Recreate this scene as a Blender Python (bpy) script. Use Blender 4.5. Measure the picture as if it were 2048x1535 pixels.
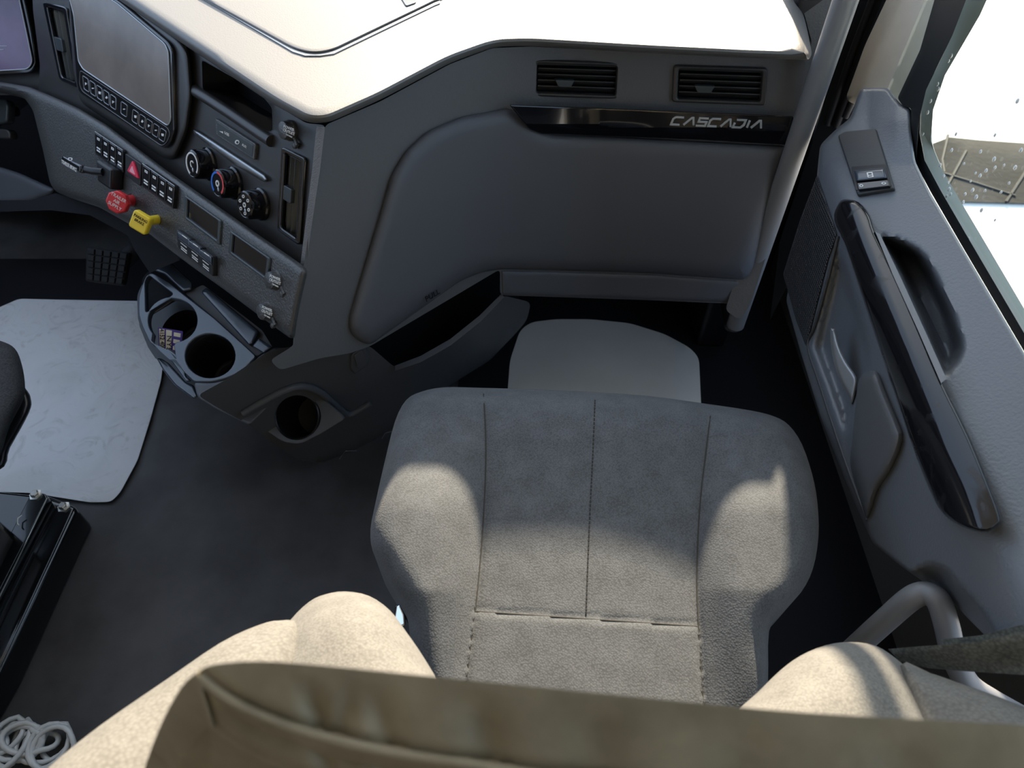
import bpy, bmesh, math, random
import numpy as np
from mathutils import Vector, Matrix
from mathutils.geometry import delaunay_2d_cdt

random.seed(7)
SC = bpy.context.scene
COL = SC.collection
for _o in list(bpy.data.objects):
    bpy.data.objects.remove(_o)

# ------------------------------------------------------------------ camera, world, sun, exposure
F_PX, PITCH, CAM_Z = 1450.0, math.radians(50.5), 1.25
CAM = Vector((0, 0, CAM_Z))
cp, sp = math.cos(PITCH), math.sin(PITCH)
AX, UPV, RT = Vector((0, cp, -sp)), Vector((0, sp, cp)), Vector((1, 0, 0))
cam_data = bpy.data.cameras.new('camera')
cam_data.sensor_width = 36.0
cam_data.lens = 36.0 * F_PX / 2048.0
cam_data.clip_start = 0.02
cam_data.dof.use_dof = True
cam_data.dof.focus_distance = 1.0
cam_data.dof.aperture_fstop = 8.0
cam = bpy.data.objects.new('camera', cam_data)
COL.objects.link(cam)
cam.location = CAM
cam.rotation_euler = (math.pi / 2 - PITCH, 0, 0)
SC.camera = cam

SUN_EL, SUN_AZ = math.radians(22.4), math.radians(11.0)     # the sun stands ahead of the cab, a little to the right
SUN_DIR = Vector((math.sin(SUN_AZ) * math.cos(SUN_EL), math.cos(SUN_AZ) * math.cos(SUN_EL), math.sin(SUN_EL)))
sun_data = bpy.data.lights.new('sun', 'SUN')
sun_data.energy = 22.0
sun_data.angle = math.radians(1.2)
sun_data.color = (1.0, 0.84, 0.62)
sun = bpy.data.objects.new('sun', sun_data)
COL.objects.link(sun)
sun.rotation_euler = SUN_DIR.to_track_quat('Z', 'Y').to_euler()
sun.location = (0, 3, 4)

world = bpy.data.worlds.new('sky')
SC.world = world
world.use_nodes = True
_wn, _wl = world.node_tree.nodes, world.node_tree.links
_bg = _wn['Background']
_bg.inputs[1].default_value = 1.0
_geo = _wn.new('ShaderNodeTexCoord')
_dot = _wn.new('ShaderNodeVectorMath'); _dot.operation = 'DOT_PRODUCT'; _dot.inputs[1].default_value = SUN_DIR
_wl.new(_geo.outputs['Generated'], _dot.inputs[0])
_clp = _wn.new('ShaderNodeMath'); _clp.operation = 'MAXIMUM'; _clp.inputs[1].default_value = 0
_wl.new(_dot.outputs['Value'], _clp.inputs[0])
_pw = _wn.new('ShaderNodeMath'); _pw.operation = 'POWER'; _pw.inputs[1].default_value = 9
_wl.new(_clp.outputs[0], _pw.inputs[0])
_mx = _wn.new('ShaderNodeMix'); _mx.data_type = 'RGBA'                    # haze round the sun, blue away from it
_mx.inputs['A'].default_value = (.92, 1.22, 1.68, 1)
_mx.inputs['B'].default_value = (6.5, 6.2, 5.6, 1)
_wl.new(_pw.outputs[0], _mx.inputs['Factor'])
_wl.new(_mx.outputs['Result'], _bg.inputs[0])

SC.view_settings.view_transform = 'Standard'
SC.view_settings.look = 'None'
SC.view_settings.exposure = 0.0
SC.view_settings.gamma = 1.0
SC.view_settings.use_curve_mapping = False


# ------------------------------------------------------------------ geometry helpers
def pt(x, y, z):
    """a point given relative to the photographer's eye"""
    return Vector((x, y, z + CAM_Z))


def ray(px, py):
    return AX + RT * ((px - 1024) / F_PX) + UPV * ((767.5 - py) / F_PX)


def D(px, py, d):
    return CAM + ray(px, py) * d


class Plane:
    def __init__(self, p0, n):
        self.n = Vector(n).normalized()
        self.p0 = Vector(p0)
        if self.n.dot(CAM - self.p0) < 0:
            self.n = -self.n
        self.k = self.n.dot(self.p0 - CAM)

    @classmethod
    def three(cls, a, b, c):
        return cls(a, (b - a).cross(c - a))

    def depth(self, px, py, off=0.0):
        return (self.k + off) / self.n.dot(ray(px, py))

    def __call__(self, px, py, off=0.0):
        return CAM + ray(px, py) * self.depth(px, py, off)


class Blend:
    """the nearer (concave corner) or farther (convex corner) of two planes, rounded over k metres"""
    def __init__(self, a, b, k, convex=False):
        self.a, self.b, self.k, self.s = a, b, k, (-1 if convex else 1)

    def depth(self, px, py, off=0.0):
        x, y = self.s * self.a.depth(px, py, off), self.s * self.b.depth(px, py, off)
        h = max(self.k - abs(x - y), 0) / self.k
        return self.s * (min(x, y) - h * h * self.k / 4)

    def __call__(self, px, py, off=0.0):
        return CAM + ray(px, py) * self.depth(px, py, off)


def normal_at(S, px, py):
    if isinstance(S, Plane):
        return S.n
    a, b, c = S(px, py), S(px + 2, py), S(px, py + 2)
    n = (b - a).cross(c - a).normalized()
    return n if n.dot(CAM - a) > 0 else -n


def rr(pts, r=8, n=4):
    """round every corner of a closed outline"""
    out = []
    m = len(pts)
    for i in range(m):
        p, a, b = Vector(pts[i]), Vector(pts[i - 1]), Vector(pts[(i + 1) % m])
        u, v = a - p, b - p
        t = min(r, u.length * .48, v.length * .48)
        if t < 0.3:
            out.append(tuple(p)); continue
        s, e = p + u.normalized() * t, p + v.normalized() * t
        for k in range(n + 1):
            q = k / n
            w = s * (1 - q) ** 2 + p * 2 * q * (1 - q) + e * q * q
            out.append((w.x, w.y))
    return out


def spline(pts, n=6, closed=False):
    P = [Vector(p) for p in pts]
    m = len(P)
    out = []
    for i in range(m if closed else m - 1):
        if closed:
            a, b, c, d = P[i - 1], P[i], P[(i + 1) % m], P[(i + 2) % m]
        else:
            a, b, c, d = P[max(i - 1, 0)], P[i], P[i + 1], P[min(i + 2, m - 1)]
        for k in range(n):
            t = k / n
            out.append(tuple(.5 * ((2 * b) + (c - a) * t + (2 * a - 5 * b + 4 * c - d) * t * t + (3 * b - a - 3 * c + d) * t ** 3)))
    if not closed:
        out.append(tuple(P[-1]))
    return out


def ell(cx, cy, rx, ry, n=32, rot=0):
    c, s = math.cos(rot), math.sin(rot)
    return [(cx + rx * math.cos(2 * math.pi * i / n) * c - ry * math.sin(2 * math.pi * i / n) * s,
             cy + rx * math.cos(2 * math.pi * i / n) * s + ry * math.sin(2 * math.pi * i / n) * c) for i in range(n)]


def quad(a, b, c, d, u, v):
    """bilinear place inside a pixel quad a(top left) b(top right) c(bottom right) d(bottom left)"""
    a, b, c, d = (np.array(q, float) for q in (a, b, c, d))
    p = (a * (1 - u) + b * u) * (1 - v) + (d * (1 - u) + c * u) * v
    return (p[0], p[1])


def qrect(Q, u0, v0, u1, v1):
    return [quad(*Q, u0, v0), quad(*Q, u1, v0), quad(*Q, u1, v1), quad(*Q, u0, v1)]


def densify(poly, step):
    out = []
    m = len(poly)
    for i in range(m):
        a, b = np.array(poly[i], float), np.array(poly[(i + 1) % m], float)
        k = max(1, int(math.ceil(np.linalg.norm(b - a) / step)))
        for j in range(k):
            out.append(tuple(a + (b - a) * j / k))
    return out


def inside(P, poly):
    x, y = P[:, 0], P[:, 1]
    r = np.zeros(len(P), bool)
    m = len(poly)
    for i in range(m):
        x1, y1 = poly[i]; x2, y2 = poly[(i + 1) % m]
        if y1 == y2: continue
        c = ((y1 > y) != (y2 > y)) & (x < (x2 - x1) * (y - y1) / (y2 - y1) + x1)
        r ^= c
    return r


def seg_dist(P, pts, closed=True):
    d = np.full(len(P), 1e9)
    m = len(pts)
    for i in range(m if closed else m - 1):
        a, b = np.array(pts[i], float), np.array(pts[(i + 1) % m], float)
        ab = b - a
        L = ab.dot(ab)
        if L < 1e-9: continue
        t = np.clip(((P - a) @ ab) / L, 0, 1)
        d = np.minimum(d, np.hypot(*(P - (a + t[:, None] * ab)).T))
    return d


def link(name, me, mat, parent=None, **props):
    o = bpy.data.objects.new(name, me)
    COL.objects.link(o)
    if mat is not None:
        me.materials.clear(); me.materials.append(mat)
    if parent is not None:
        o.parent = parent
        if parent.type == 'EMPTY':
            o.matrix_parent_inverse = Matrix.Translation(-parent.location)
    for k, v in props.items():
        o[k] = v
    return o


def thing(name, label, cat, loc, group=None, kind=None):
    e = bpy.data.objects.new(name, None)
    e.empty_display_size = .05
    COL.objects.link(e)
    e.location = loc
    e['label'] = label; e['category'] = cat
    if group: e['group'] = group
    if kind: e['kind'] = kind
    return e


def tag(o, label, cat, group=None, kind=None):
    o['label'] = label; o['category'] = cat
    if group: o['group'] = group
    if kind: o['kind'] = kind
    return o


def shade(me, ang=40):
    for p in me.polygons: p.use_smooth = True
    me.set_sharp_from_angle(angle=math.radians(ang))


def sheet(name, outline, S, mat, parent=None, step=12, off=0.0, rim=None, holes=(), bump=None, thick=.008, rim_hole=None, ang=40, back_dir=None, **props):
    """a moulded skin: the outline laid on surface S, raised by off, its rim rounded down, with real thickness behind it"""
    poly = densify(outline, step)
    hl = [densify(h, step) for h in holes]
    P = np.array(poly, float)
    x0, y0 = P.min(0); x1, y1 = P.max(0)
    gx, gy = np.meshgrid(np.arange(x0 + step * .5, x1, step), np.arange(y0 + step * .5, y1, step))
    gx = gx + (np.arange(gx.shape[0]) % 2)[:, None] * step * .5
    G = np.stack([gx.ravel(), gy.ravel()], 1)
    G = G[inside(G, poly)]
    G = G[seg_dist(G, poly) > step * .45]
    for h in hl:
        G = G[~inside(G, h)]
        G = G[seg_dist(G, h) > step * .45]
    rings = []
    if rim:
        for fr in (.04, .12, .25, .42, .65, 1.0, 1.35):              # finer rows where the rim curves
            w = rim[0] * fr
            m = len(poly)
            R = []
            for i in range(m):
                a, b = np.array(poly[i - 1]), np.array(poly[(i + 1) % m])
                t = b - a; t /= (np.linalg.norm(t) + 1e-9)
                for sgn in (1, -1):
                    R.append(np.array(poly[i]) + sgn * w * np.array([-t[1], t[0]]))
            R = np.array(R)
            R = R[inside(R, poly)]
            dd = seg_dist(R, poly)
            R = R[(dd > w * .9)]
            for h in hl:
                R = R[~inside(R, h)]
            rings.append(R)
        if len(G): G = G[seg_dist(G, poly) > rim[0] * 1.35 + step * .3]
    allp = [tuple(p) for p in poly]
    edges = [(i, (i + 1) % len(poly)) for i in range(len(poly))]
    for h in hl:
        b = len(allp)
        allp += [tuple(p) for p in h]
        edges += [(b + i, b + (i + 1) % len(h)) for i in range(len(h))]
    allp += [tuple(p) for p in G]
    for R in rings: allp += [tuple(p) for p in R]
    vs, es, fs, *_ = delaunay_2d_cdt([Vector(p) for p in allp], edges, [], 0, 0.05)
    V = np.array([(v.x, v.y) for v in vs])
    C = np.array([V[list(f)].mean(0) for f in fs])
    keep = inside(C, poly)
    for h in hl: keep &= ~inside(C, h)
    fs = [f for f, k in zip(fs, keep) if k]
    O = np.full(len(V), float(off))
    dist = seg_dist(V, poly)
    if rim:
        t = np.clip(dist / rim[0], 0, 1)
        O -= rim[1] * (1 - np.sqrt(np.clip(1 - (1 - t) ** 2, 0, 1)))
    if rim_hole and hl:
        for h in hl:
            t = np.clip(seg_dist(V, h) / rim_hole[0], 0, 1)
            O -= rim_hole[1] * (1 - np.sqrt(np.clip(1 - (1 - t) ** 2, 0, 1)))
    if bump is not None:
        O += bump(V, dist)
    co = []; nn = []
    for (x, y), o in zip(V, O):
        n = normal_at(S, x, y)
        co.append(S(x, y, o)); nn.append(n)
    bm = bmesh.new()
    fv = [bm.verts.new(c) for c in co]
    for f in fs:
        if len(set(f)) < 3: continue
        a, b, c = co[f[0]], co[f[1]], co[f[2]]
        g = list(f)
        # facing the viewer side in the parametrisation
        A2 = (V[g[1]][0] - V[g[0]][0]) * (V[g[2]][1] - V[g[0]][1]) - (V[g[1]][1] - V[g[0]][1]) * (V[g[2]][0] - V[g[0]][0])
        if A2 > 0: g.reverse()
        try: bm.faces.new([fv[i] for i in g])
        except ValueError: pass
    front = list(bm.faces)
    if thick:
        cxy = P.mean(0)
        bdir = Vector(back_dir).normalized() if back_dir is not None else ray(*cxy).normalized()
        bedges = [e for e in bm.edges if len(e.link_faces) == 1]
        back = {}
        for i, v in enumerate(fv):
            if v.link_faces: back[v] = bm.verts.new(v.co + bdir * thick)
        walls = []
        for e in bedges:
            f = e.link_faces[0]
            l = [l for l in f.loops if l.edge == e][0]
            a, b = l.vert, l.link_loop_next.vert
            walls.append((b, a, back[a], back[b]))
        for f in front:
            try: bm.faces.new([back[v] for v in reversed(f.verts)])
            except ValueError: pass
        for w in walls:
            try: bm.faces.new(w)
            except ValueError: pass
    for v in [v for v in bm.verts if not v.link_faces]: bm.verts.remove(v)
    me = bpy.data.meshes.new(name)
    bm.to_mesh(me); bm.free()
    shade(me, ang)
    return link(name, me, mat, parent, **props)


def _curve_mesh(cu, M=None):
    o = bpy.data.objects.new('tmp', cu)
    COL.objects.link(o)
    dg = bpy.context.evaluated_depsgraph_get()
    dg.update()
    me = bpy.data.meshes.new_from_object(o.evaluated_get(dg), depsgraph=dg)
    bpy.data.objects.remove(o)
    bpy.data.curves.remove(cu)
    if M is not None: me.transform(M)
    return me


def frame(P, px, py, px2=None, py2=None):
    o = P(px, py)
    b = P(px2 if px2 is not None else px + 10, py2 if py2 is not None else py)
    ex = (b - o).normalized()
    ey = P.n.cross(ex).normalized()
    return o, ex, ey


def to_matrix(o, ex, ey, n):
    return Matrix(((ex.x, ey.x, n.x, o.x), (ex.y, ey.y, n.y, o.y), (ex.z, ey.z, n.z, o.z), (0, 0, 0, 1)))


def slab(name, outline, P, mat, parent=None, off=0.0, thick=.004, bevel=.0006, holes=(), **props):
    """a flat moulding with bevelled edges on plane P; its top stands off metres above the plane"""
    if not isinstance(P, Plane):
        cx = sum(p[0] for p in outline) / len(outline); cy = sum(p[1] for p in outline) / len(outline)
        P = Plane(P(cx, cy), normal_at(P, cx, cy))
    o, ex, ey = frame(P, *outline[0])
    o = P(*outline[0], off)
    cu = bpy.data.curves.new(name, 'CURVE')
    cu.dimensions = '2D'; cu.fill_mode = 'BOTH'
    cu.extrude = max(thick / 2 - bevel, 1e-5); cu.bevel_depth = bevel; cu.bevel_resolution = 2; cu.offset = -bevel
    for poly in [outline] + list(holes):
        s = cu.splines.new('POLY')
        s.points.add(len(poly) - 1)
        for i, (x, y) in enumerate(poly):
            w = P(x, y, off) - o
            s.points[i].co = (w.dot(ex), w.dot(ey), 0, 1)
        s.use_cyclic_u = True
    me = _curve_mesh(cu, to_matrix(o - P.n * (thick / 2), ex, ey, P.n))
    shade(me, 50)
    return link(name, me, mat, parent, **props)


def tube(name, pts, r, mat, parent=None, closed=False, res=4, smooth=0, **props):
    if smooth: pts = [Vector(p) for p in spline([tuple(p) for p in pts], smooth, closed)]
    cu = bpy.data.curves.new(name, 'CURVE')
    cu.dimensions = '3D'; cu.bevel_depth = r; cu.bevel_resolution = res; cu.use_fill_caps = True
    s = cu.splines.new('POLY')
    s.points.add(len(pts) - 1)
    for i, p in enumerate(pts): s.points[i].co = (*p, 1)
    s.use_cyclic_u = closed
    me = _curve_mesh(cu)
    shade(me, 50)
    return link(name, me, mat, parent, **props)


def lathe(name, px, py, P, prof, mat, parent=None, seg=32, squash=None, **props):
    """profile [(radius, height above plane)] turned about the plane's normal"""
    o, ex, ey = frame(P, px, py)
    bm = bmesh.new()
    rows = []
    for r, h in prof:
        if r < 1e-6:
            rows.append([bm.verts.new(o + P.n * h)])
        else:
            rows.append([bm.verts.new(o + P.n * h + ex * r * math.cos(2 * math.pi * i / seg) + ey * r * math.sin(2 * math.pi * i / seg)) for i in range(seg)])
    for a, b in zip(rows, rows[1:]):
        for i in range(seg):
            j = (i + 1) % seg
            q = [a[i % len(a)], a[j % len(a)], b[j % len(b)], b[i % len(b)]]
            q = list(dict.fromkeys(q))
            if len(q) > 2:
                try: bm.faces.new(q)
                except ValueError: pass
    bmesh.ops.recalc_face_normals(bm, faces=bm.faces)
    me = bpy.data.meshes.new(name)
    bm.to_mesh(me); bm.free()
    shade(me, 35)
    return link(name, me, mat, parent, **props)


def block(name, c, ex, ey, ez, size, mat, parent=None, bevel=.002, **props):
    bm = bmesh.new()
    bmesh.ops.create_cube(bm, size=1)
    M = to_matrix(Vector(c), Vector(ex).normalized(), Vector(ey).normalized(), Vector(ez).normalized()) @ Matrix.Diagonal((*size, 1))
    bmesh.ops.transform(bm, matrix=M, verts=bm.verts)
    if bevel:
        bmesh.ops.bevel(bm, geom=list(bm.edges), offset=bevel, segments=3, affect='EDGES', profile=.5)
    bmesh.ops.recalc_face_normals(bm, faces=bm.faces)
    me = bpy.data.meshes.new(name)
    bm.to_mesh(me); bm.free()
    shade(me, 30)
    return link(name, me, mat, parent, **props)


def box(name, lo, hi, mat, parent=None, bevel=.0, **props):
    lo, hi = Vector(lo), Vector(hi)
    return block(name, (lo + hi) / 2, (1, 0, 0), (0, 1, 0), (0, 0, 1), hi - lo, mat, parent, bevel, **props)


def join(objs, name):
    """several mesh pieces of one part become that part's single mesh"""
    bm = bmesh.new()
    for o in objs: bm.from_mesh(o.data)
    keep = objs[0]
    me = bpy.data.meshes.new(name)
    bm.to_mesh(me); bm.free()
    shade(me, 40)
    m = keep.data.materials[0] if keep.data.materials else None
    keep.data = me
    if m: me.materials.clear(); me.materials.append(m)
    for o in objs[1:]: bpy.data.objects.remove(o)
    keep.name = name
    return keep


def text(name, s, a, b, P, mat, parent=None, off=.0006, h=None, shear=0, thick=.0004, **props):
    """lettering from pixel a to pixel b (baseline), h pixels tall"""
    if not isinstance(P, Plane):
        P = Plane(P(*a), normal_at(P, *a))
    o, ex, ey = frame(P, *a, *b)
    W = (P(*b, off) - P(*a, off)).length
    o = P(*a, off)
    cu = bpy.data.curves.new(name, 'FONT')
    cu.body = s; cu.extrude = thick; cu.shear = shear; cu.resolution_u = 3
    me = _curve_mesh(cu)
    co = np.array([v.co[:] for v in me.vertices])
    w = co[:, 0].max() - co[:, 0].min(); x0 = co[:, 0].min()
    k = W / w
    hh = co[:, 1].max()
    ky = (h * P.depth(*a) / F_PX / hh) if h else k
    M = to_matrix(o, ex, ey, P.n) @ Matrix.Diagonal((k, ky, 1, 1)) @ Matrix.Translation((-x0, 0, 0))
    me.transform(M)
    return link(name, me, mat, parent, **props)


# ------------------------------------------------------------------ materials
def mat(name, col, rough=.5, spec=.5, metal=0.0, bump=None, var=None, coat=0.0, emit=None, weave=None, sheen=0.0):
    m = bpy.data.materials.new(name)
    m.use_nodes = True
    nt = m.node_tree; N = nt.nodes; L = nt.links
    b = N['Principled BSDF']
    b.inputs['Base Color'].default_value = (*col, 1)
    b.inputs['Roughness'].default_value = rough
    b.inputs['Specular IOR Level'].default_value = spec
    b.inputs['Metallic'].default_value = metal
    b.inputs['Coat Weight'].default_value = coat
    if sheen: b.inputs['Sheen Weight'].default_value = sheen
    tc = N.new('ShaderNodeTexCoord')
    if emit:
        b.inputs['Emission Color'].default_value = (*emit[:3], 1)
        b.inputs['Emission Strength'].default_value = emit[3]
    if var:                                   # (scale, amount, dark multiplier, light multiplier)
        nz = N.new('ShaderNodeTexNoise'); nz.inputs['Scale'].default_value = var[0]; nz.inputs['Detail'].default_value = 5
        L.new(tc.outputs['Object'], nz.inputs['Vector'])
        mx = N.new('ShaderNodeMix'); mx.data_type = 'RGBA'
        mx.inputs['A'].default_value = (*[c * var[1] for c in col], 1)
        mx.inputs['B'].default_value = (*[min(1, c * var[2]) for c in col], 1)
        mr = N.new('ShaderNodeMapRange'); mr.inputs['From Min'].default_value = .35; mr.inputs['From Max'].default_value = .65
        L.new(nz.outputs['Fac'], mr.inputs['Value'])
        L.new(mr.outputs['Result'], mx.inputs['Factor'])
        L.new(mx.outputs['Result'], b.inputs['Base Color'])
    if bump:                                  # (scale, strength, distance)
        if len(bump) > 3 and bump[3] == 'voronoi':
            nz = N.new('ShaderNodeTexVoronoi'); nz.inputs['Scale'].default_value = bump[0]; o = nz.outputs['Distance']
        else:
            nz = N.new('ShaderNodeTexNoise'); nz.inputs['Scale'].default_value = bump[0]; nz.inputs['Detail'].default_value = 3; o = nz.outputs['Fac']
        L.new(tc.outputs['Object'], nz.inputs['Vector'])
        bp = N.new('ShaderNodeBump'); bp.inputs['Strength'].default_value = bump[1]; bp.inputs['Distance'].default_value = bump[2]
        L.new(o, bp.inputs['Height'])
        L.new(bp.outputs['Normal'], b.inputs['Normal'])
    if weave:                                 # (period m, bump strength, light thread multiplier, rotation)
        per, st, lt, rot = weave
        vo = N.new('ShaderNodeTexVoronoi'); vo.inputs['Scale'].default_value = 1 / per; vo.inputs['Randomness'].default_value = .8
        mp = N.new('ShaderNodeMapping'); mp.inputs['Rotation'].default_value = (.3, .2, rot)
        L.new(tc.outputs['Object'], mp.inputs['Vector']); L.new(mp.outputs['Vector'], vo.inputs['Vector'])
        nz2 = N.new('ShaderNodeTexNoise'); nz2.inputs['Scale'].default_value = 40; nz2.inputs['Detail'].default_value = 3
        L.new(tc.outputs['Object'], nz2.inputs['Vector'])
        ad = N.new('ShaderNodeMath'); ad.operation = 'SUBTRACT'
        L.new(nz2.outputs['Fac'], ad.inputs[0]); L.new(vo.outputs['Distance'], ad.inputs[1])
        mr = N.new('ShaderNodeMapRange'); mr.inputs['From Min'].default_value = -.35; mr.inputs['From Max'].default_value = .55
        L.new(ad.outputs[0], mr.inputs['Value'])
        mx = N.new('ShaderNodeMix'); mx.data_type = 'RGBA'
        mx.inputs['A'].default_value = (*[c * .72 for c in col], 1)
        mx.inputs['B'].default_value = (*[min(1, c * lt) for c in col], 1)
        L.new(mr.outputs['Result'], mx.inputs['Factor'])
        L.new(mx.outputs['Result'], b.inputs['Base Color'])
        bp = N.new('ShaderNodeBump'); bp.inputs['Strength'].default_value = st; bp.inputs['Distance'].default_value = per * .3
        L.new(vo.outputs['Distance'], bp.inputs['Height']); bp.invert = True; L.new(bp.outputs['Normal'], b.inputs['Normal'])
    return m


M = {}
M['pad'] = mat('dash_pad_grain', (.13, .128, .125), .44, .8, bump=(420, .18, .001))
M['dash'] = mat('dash_plastic_grain', (.095, .098, .105), .48, .45, bump=(300, .30, .002))
M['glove'] = mat('glovebox_plastic', (.085, .090, .104), .52, .40, bump=(520, .16, .001))
M['stack'] = mat('stack_black_plastic', (.030, .029, .029), .38, .55, bump=(700, .1, .0006))
M['panel'] = mat('switch_panel_grain', (.055, .055, .054), .38, .65, bump=(330, .5, .002))
M['lower'] = mat('lower_dash_plastic', (.085, .093, .108), .5, .4, bump=(500, .12, .001))
M['ventframe'] = mat('vent_satin_plastic', (.035, .034, .034), .3, .5)
M['ridge'] = mat('ridge_grain', (.16, .152, .145), .45, .5, bump=(500, .6, .002))
M['piano'] = mat('gloss_black', (.006, .006, .008), .10, .55, coat=.3)
M['black'] = mat('satin_black', (.010, .010, .012), .38, .4)
M['void'] = mat('matt_black', (.006, .006, .008), .8, .2)
M['rubber'] = mat('black_rubber', (.014, .014, .016), .6, .3, bump=(160, .2, .001))
M['console'] = mat('console_plastic', (.040, .054, .076), .24, .8)
M['silver'] = mat('brushed_silver_plastic', (.33, .34, .35), .30, .5, metal=.85)
M['letter'] = mat('silver_letters', (.42, .45, .48), .35, .5, metal=.6)
M['chrome'] = mat('chrome', (.75, .76, .78), .12, .5, metal=1.0)
M['steel'] = mat('bolt_steel', (.55, .53, .48), .3, .5, metal=1.0)
M['white'] = mat('white_print', (.75, .75, .74), .5, .3)
M['red'] = mat('red_plastic', (.62, .025, .030), .35, .5)
M['hazard'] = mat('hazard_red', (.70, .02, .07), .4, .5)
M['pink'] = mat('hazard_pink', (.85, .35, .42), .4, .5)
M['yellow'] = mat('yellow_plastic', (.86, .62, .03), .38, .5)
M['blue'] = mat('print_blue', (.03, .16, .62), .5, .3)
M['redprint'] = mat('print_red', (.72, .08, .09), .5, .3)
M['screen'] = mat('dusty_screen_glass', (.21, .18, .16), .22, .5, var=(9, .8, 1.15))
M['cluster'] = mat('cluster_screen', (.13, .09, .16), .15, .5, var=(6, .7, 1.3))
M['display'] = mat('display_glass', (.004, .005, .009), .08, .5)
M['bezel'] = mat('display_bezel', (.035, .045, .050), .3, .5)
M['seat'] = mat('seat_fabric', (.072, .078, .086), .85, .25, weave=(.0021, .35, 1.35, .785), sheen=.1)
M['seam'] = mat('seat_stitch', (.045, .043, .040), .9, .1)
M['bolster'] = mat('bolster_fabric', (.12, .117, .11), .85, .2, weave=(.0022, .35, 1.25, .6), sheen=.1)
M['vinyl'] = mat('seat_back_vinyl', (.36, .315, .225), .5, .35, bump=(260, .25, .001), var=(30, .85, 1.15))
M['floor'] = mat('floor_rubber', (.046, .046, .048), .62, .35, var=(7, .75, 1.5), bump=(260, .2, .001))
M['grab'] = mat('grab_bar_grey', (.17, .175, .185), .42, .5)
M['door'] = mat('door_plastic_grain', (.11, .122, .140), .40, .7, bump=(320, .3, .0015))
M['doorlow'] = mat('door_lower_plastic', (.045, .048, .052), .5, .45, bump=(520, .2, .001))
M['flap'] = mat('door_flap_plastic', (.085, .090, .098), .5, .45, bump=(420, .25, .001))
M['recess'] = mat('door_recess_grain', (.032, .032, .030), .42, .5, bump=(300, .6, .002))
M['lever'] = mat('lever_silver', (.42, .44, .46), .38, .5, metal=.7)
M['seal'] = mat('window_seal', (.012, .013, .014), .5, .4)
M['sill'] = mat('outer_sill', (.42, .45, .43), .45, .4)
M['cream'] = mat('cream_body_paint', (.62, .57, .48), .35, .4, var=(14, .9, 1.05))
M['rear'] = mat('sleeper_dark_trim', (.05, .048, .045), .9, .1)
M['headliner'] = mat('headliner', (.42, .39, .35), .9, .1)
M['trim'] = mat('pillar_trim', (.10, .10, .10), .55, .4, bump=(300, .3, .002))
M['belt'] = mat('belt_webbing', (.10, .107, .10), .8, .2, weave=(.003, .5, 1.6, .2))
M['cable'] = mat('cable_sheath', (.42, .44, .45), .35, .5)
M['carpet'] = mat('driver_fabric', (.030, .031, .034), .9, .2, weave=(.003, .4, 1.5, .5))
M['blackmetal'] = mat('black_painted_metal', (.006, .007, .008), .16, .5, coat=.3)
M['purple'] = mat('card_purple', (.06, .03, .20), .5, .3)
M['card'] = mat('card_paper', (.62, .56, .44), .6, .2)
M['ink'] = mat('card_ink', (.02, .02, .03), .6, .2)
M['concrete'] = mat('sunlit_concrete', (.80, .79, .76), .9, .1, var=(1.3, .96, 1.04))


def paper_mat():
    m = mat('scuffed_white_paper', (.60, .61, .63), .65, .2)
    nt = m.node_tree; N = nt.nodes; L = nt.links; b = N['Principled BSDF']
    tc = N.new('ShaderNodeTexCoord')
    n1 = N.new('ShaderNodeTexNoise'); n1.inputs['Scale'].default_value = 5; n1.inputs['Detail'].default_value = 4; n1.inputs['Distortion'].default_value = 1.4
    n2 = N.new('ShaderNodeTexNoise'); n2.inputs['Scale'].default_value = 16; n2.inputs['Detail'].default_value = 8; n2.inputs['Distortion'].default_value = 2.5
    for n in (n1, n2): L.new(tc.outputs['Object'], n.inputs['Vector'])
    r1 = N.new('ShaderNodeMapRange'); r1.inputs['From Min'].default_value = .52; r1.inputs['From Max'].default_value = .72
    r2 = N.new('ShaderNodeMapRange'); r2.inputs['From Min'].default_value = .56; r2.inputs['From Max'].default_value = .70
    L.new(n1.outputs['Fac'], r1.inputs['Value']); L.new(n2.outputs['Fac'], r2.inputs['Value'])
    mu = N.new('ShaderNodeMath'); mu.operation = 'MULTIPLY'; L.new(r1.outputs[0], mu.inputs[0]); mu.inputs[1].default_value = .22
    mu2 = N.new('ShaderNodeMath'); mu2.operation = 'MULTIPLY_ADD'; L.new(r2.outputs[0], mu2.inputs[0]); mu2.inputs[1].default_value = .28; L.new(mu.outputs[0], mu2.inputs[2])
    mx = N.new('ShaderNodeMix'); mx.data_type = 'RGBA'
    mx.inputs['A'].default_value = (.60, .61, .63, 1); mx.inputs['B'].default_value = (.26, .25, .23, 1)
    L.new(mu2.outputs[0], mx.inputs['Factor']); L.new(mx.outputs['Result'], b.inputs['Base Color'])
    bp = N.new('ShaderNodeBump'); bp.inputs['Strength'].default_value = .25; bp.inputs['Distance'].default_value = .01
    L.new(n2.outputs['Fac'], bp.inputs['Height']); L.new(bp.outputs['Normal'], b.inputs['Normal'])
    return m


def glass_mat():
    m = bpy.data.materials.new('window_glass'); m.use_nodes = True
    nt = m.node_tree; N = nt.nodes; L = nt.links
    N.remove(N['Principled BSDF'])
    t = N.new('ShaderNodeBsdfTransparent'); t.inputs[0].default_value = (.93, .96, .94, 1)
    g = N.new('ShaderNodeBsdfGlossy'); g.inputs['Roughness'].default_value = .02
    f = N.new('ShaderNodeValue'); f.outputs[0].default_value = .05
    x = N.new('ShaderNodeMixShader')
    L.new(f.outputs[0], x.inputs[0]); L.new(t.outputs[0], x.inputs[1]); L.new(g.outputs[0], x.inputs[2])
    L.new(x.outputs[0], N['Material Output'].inputs[0])
    return m


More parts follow.
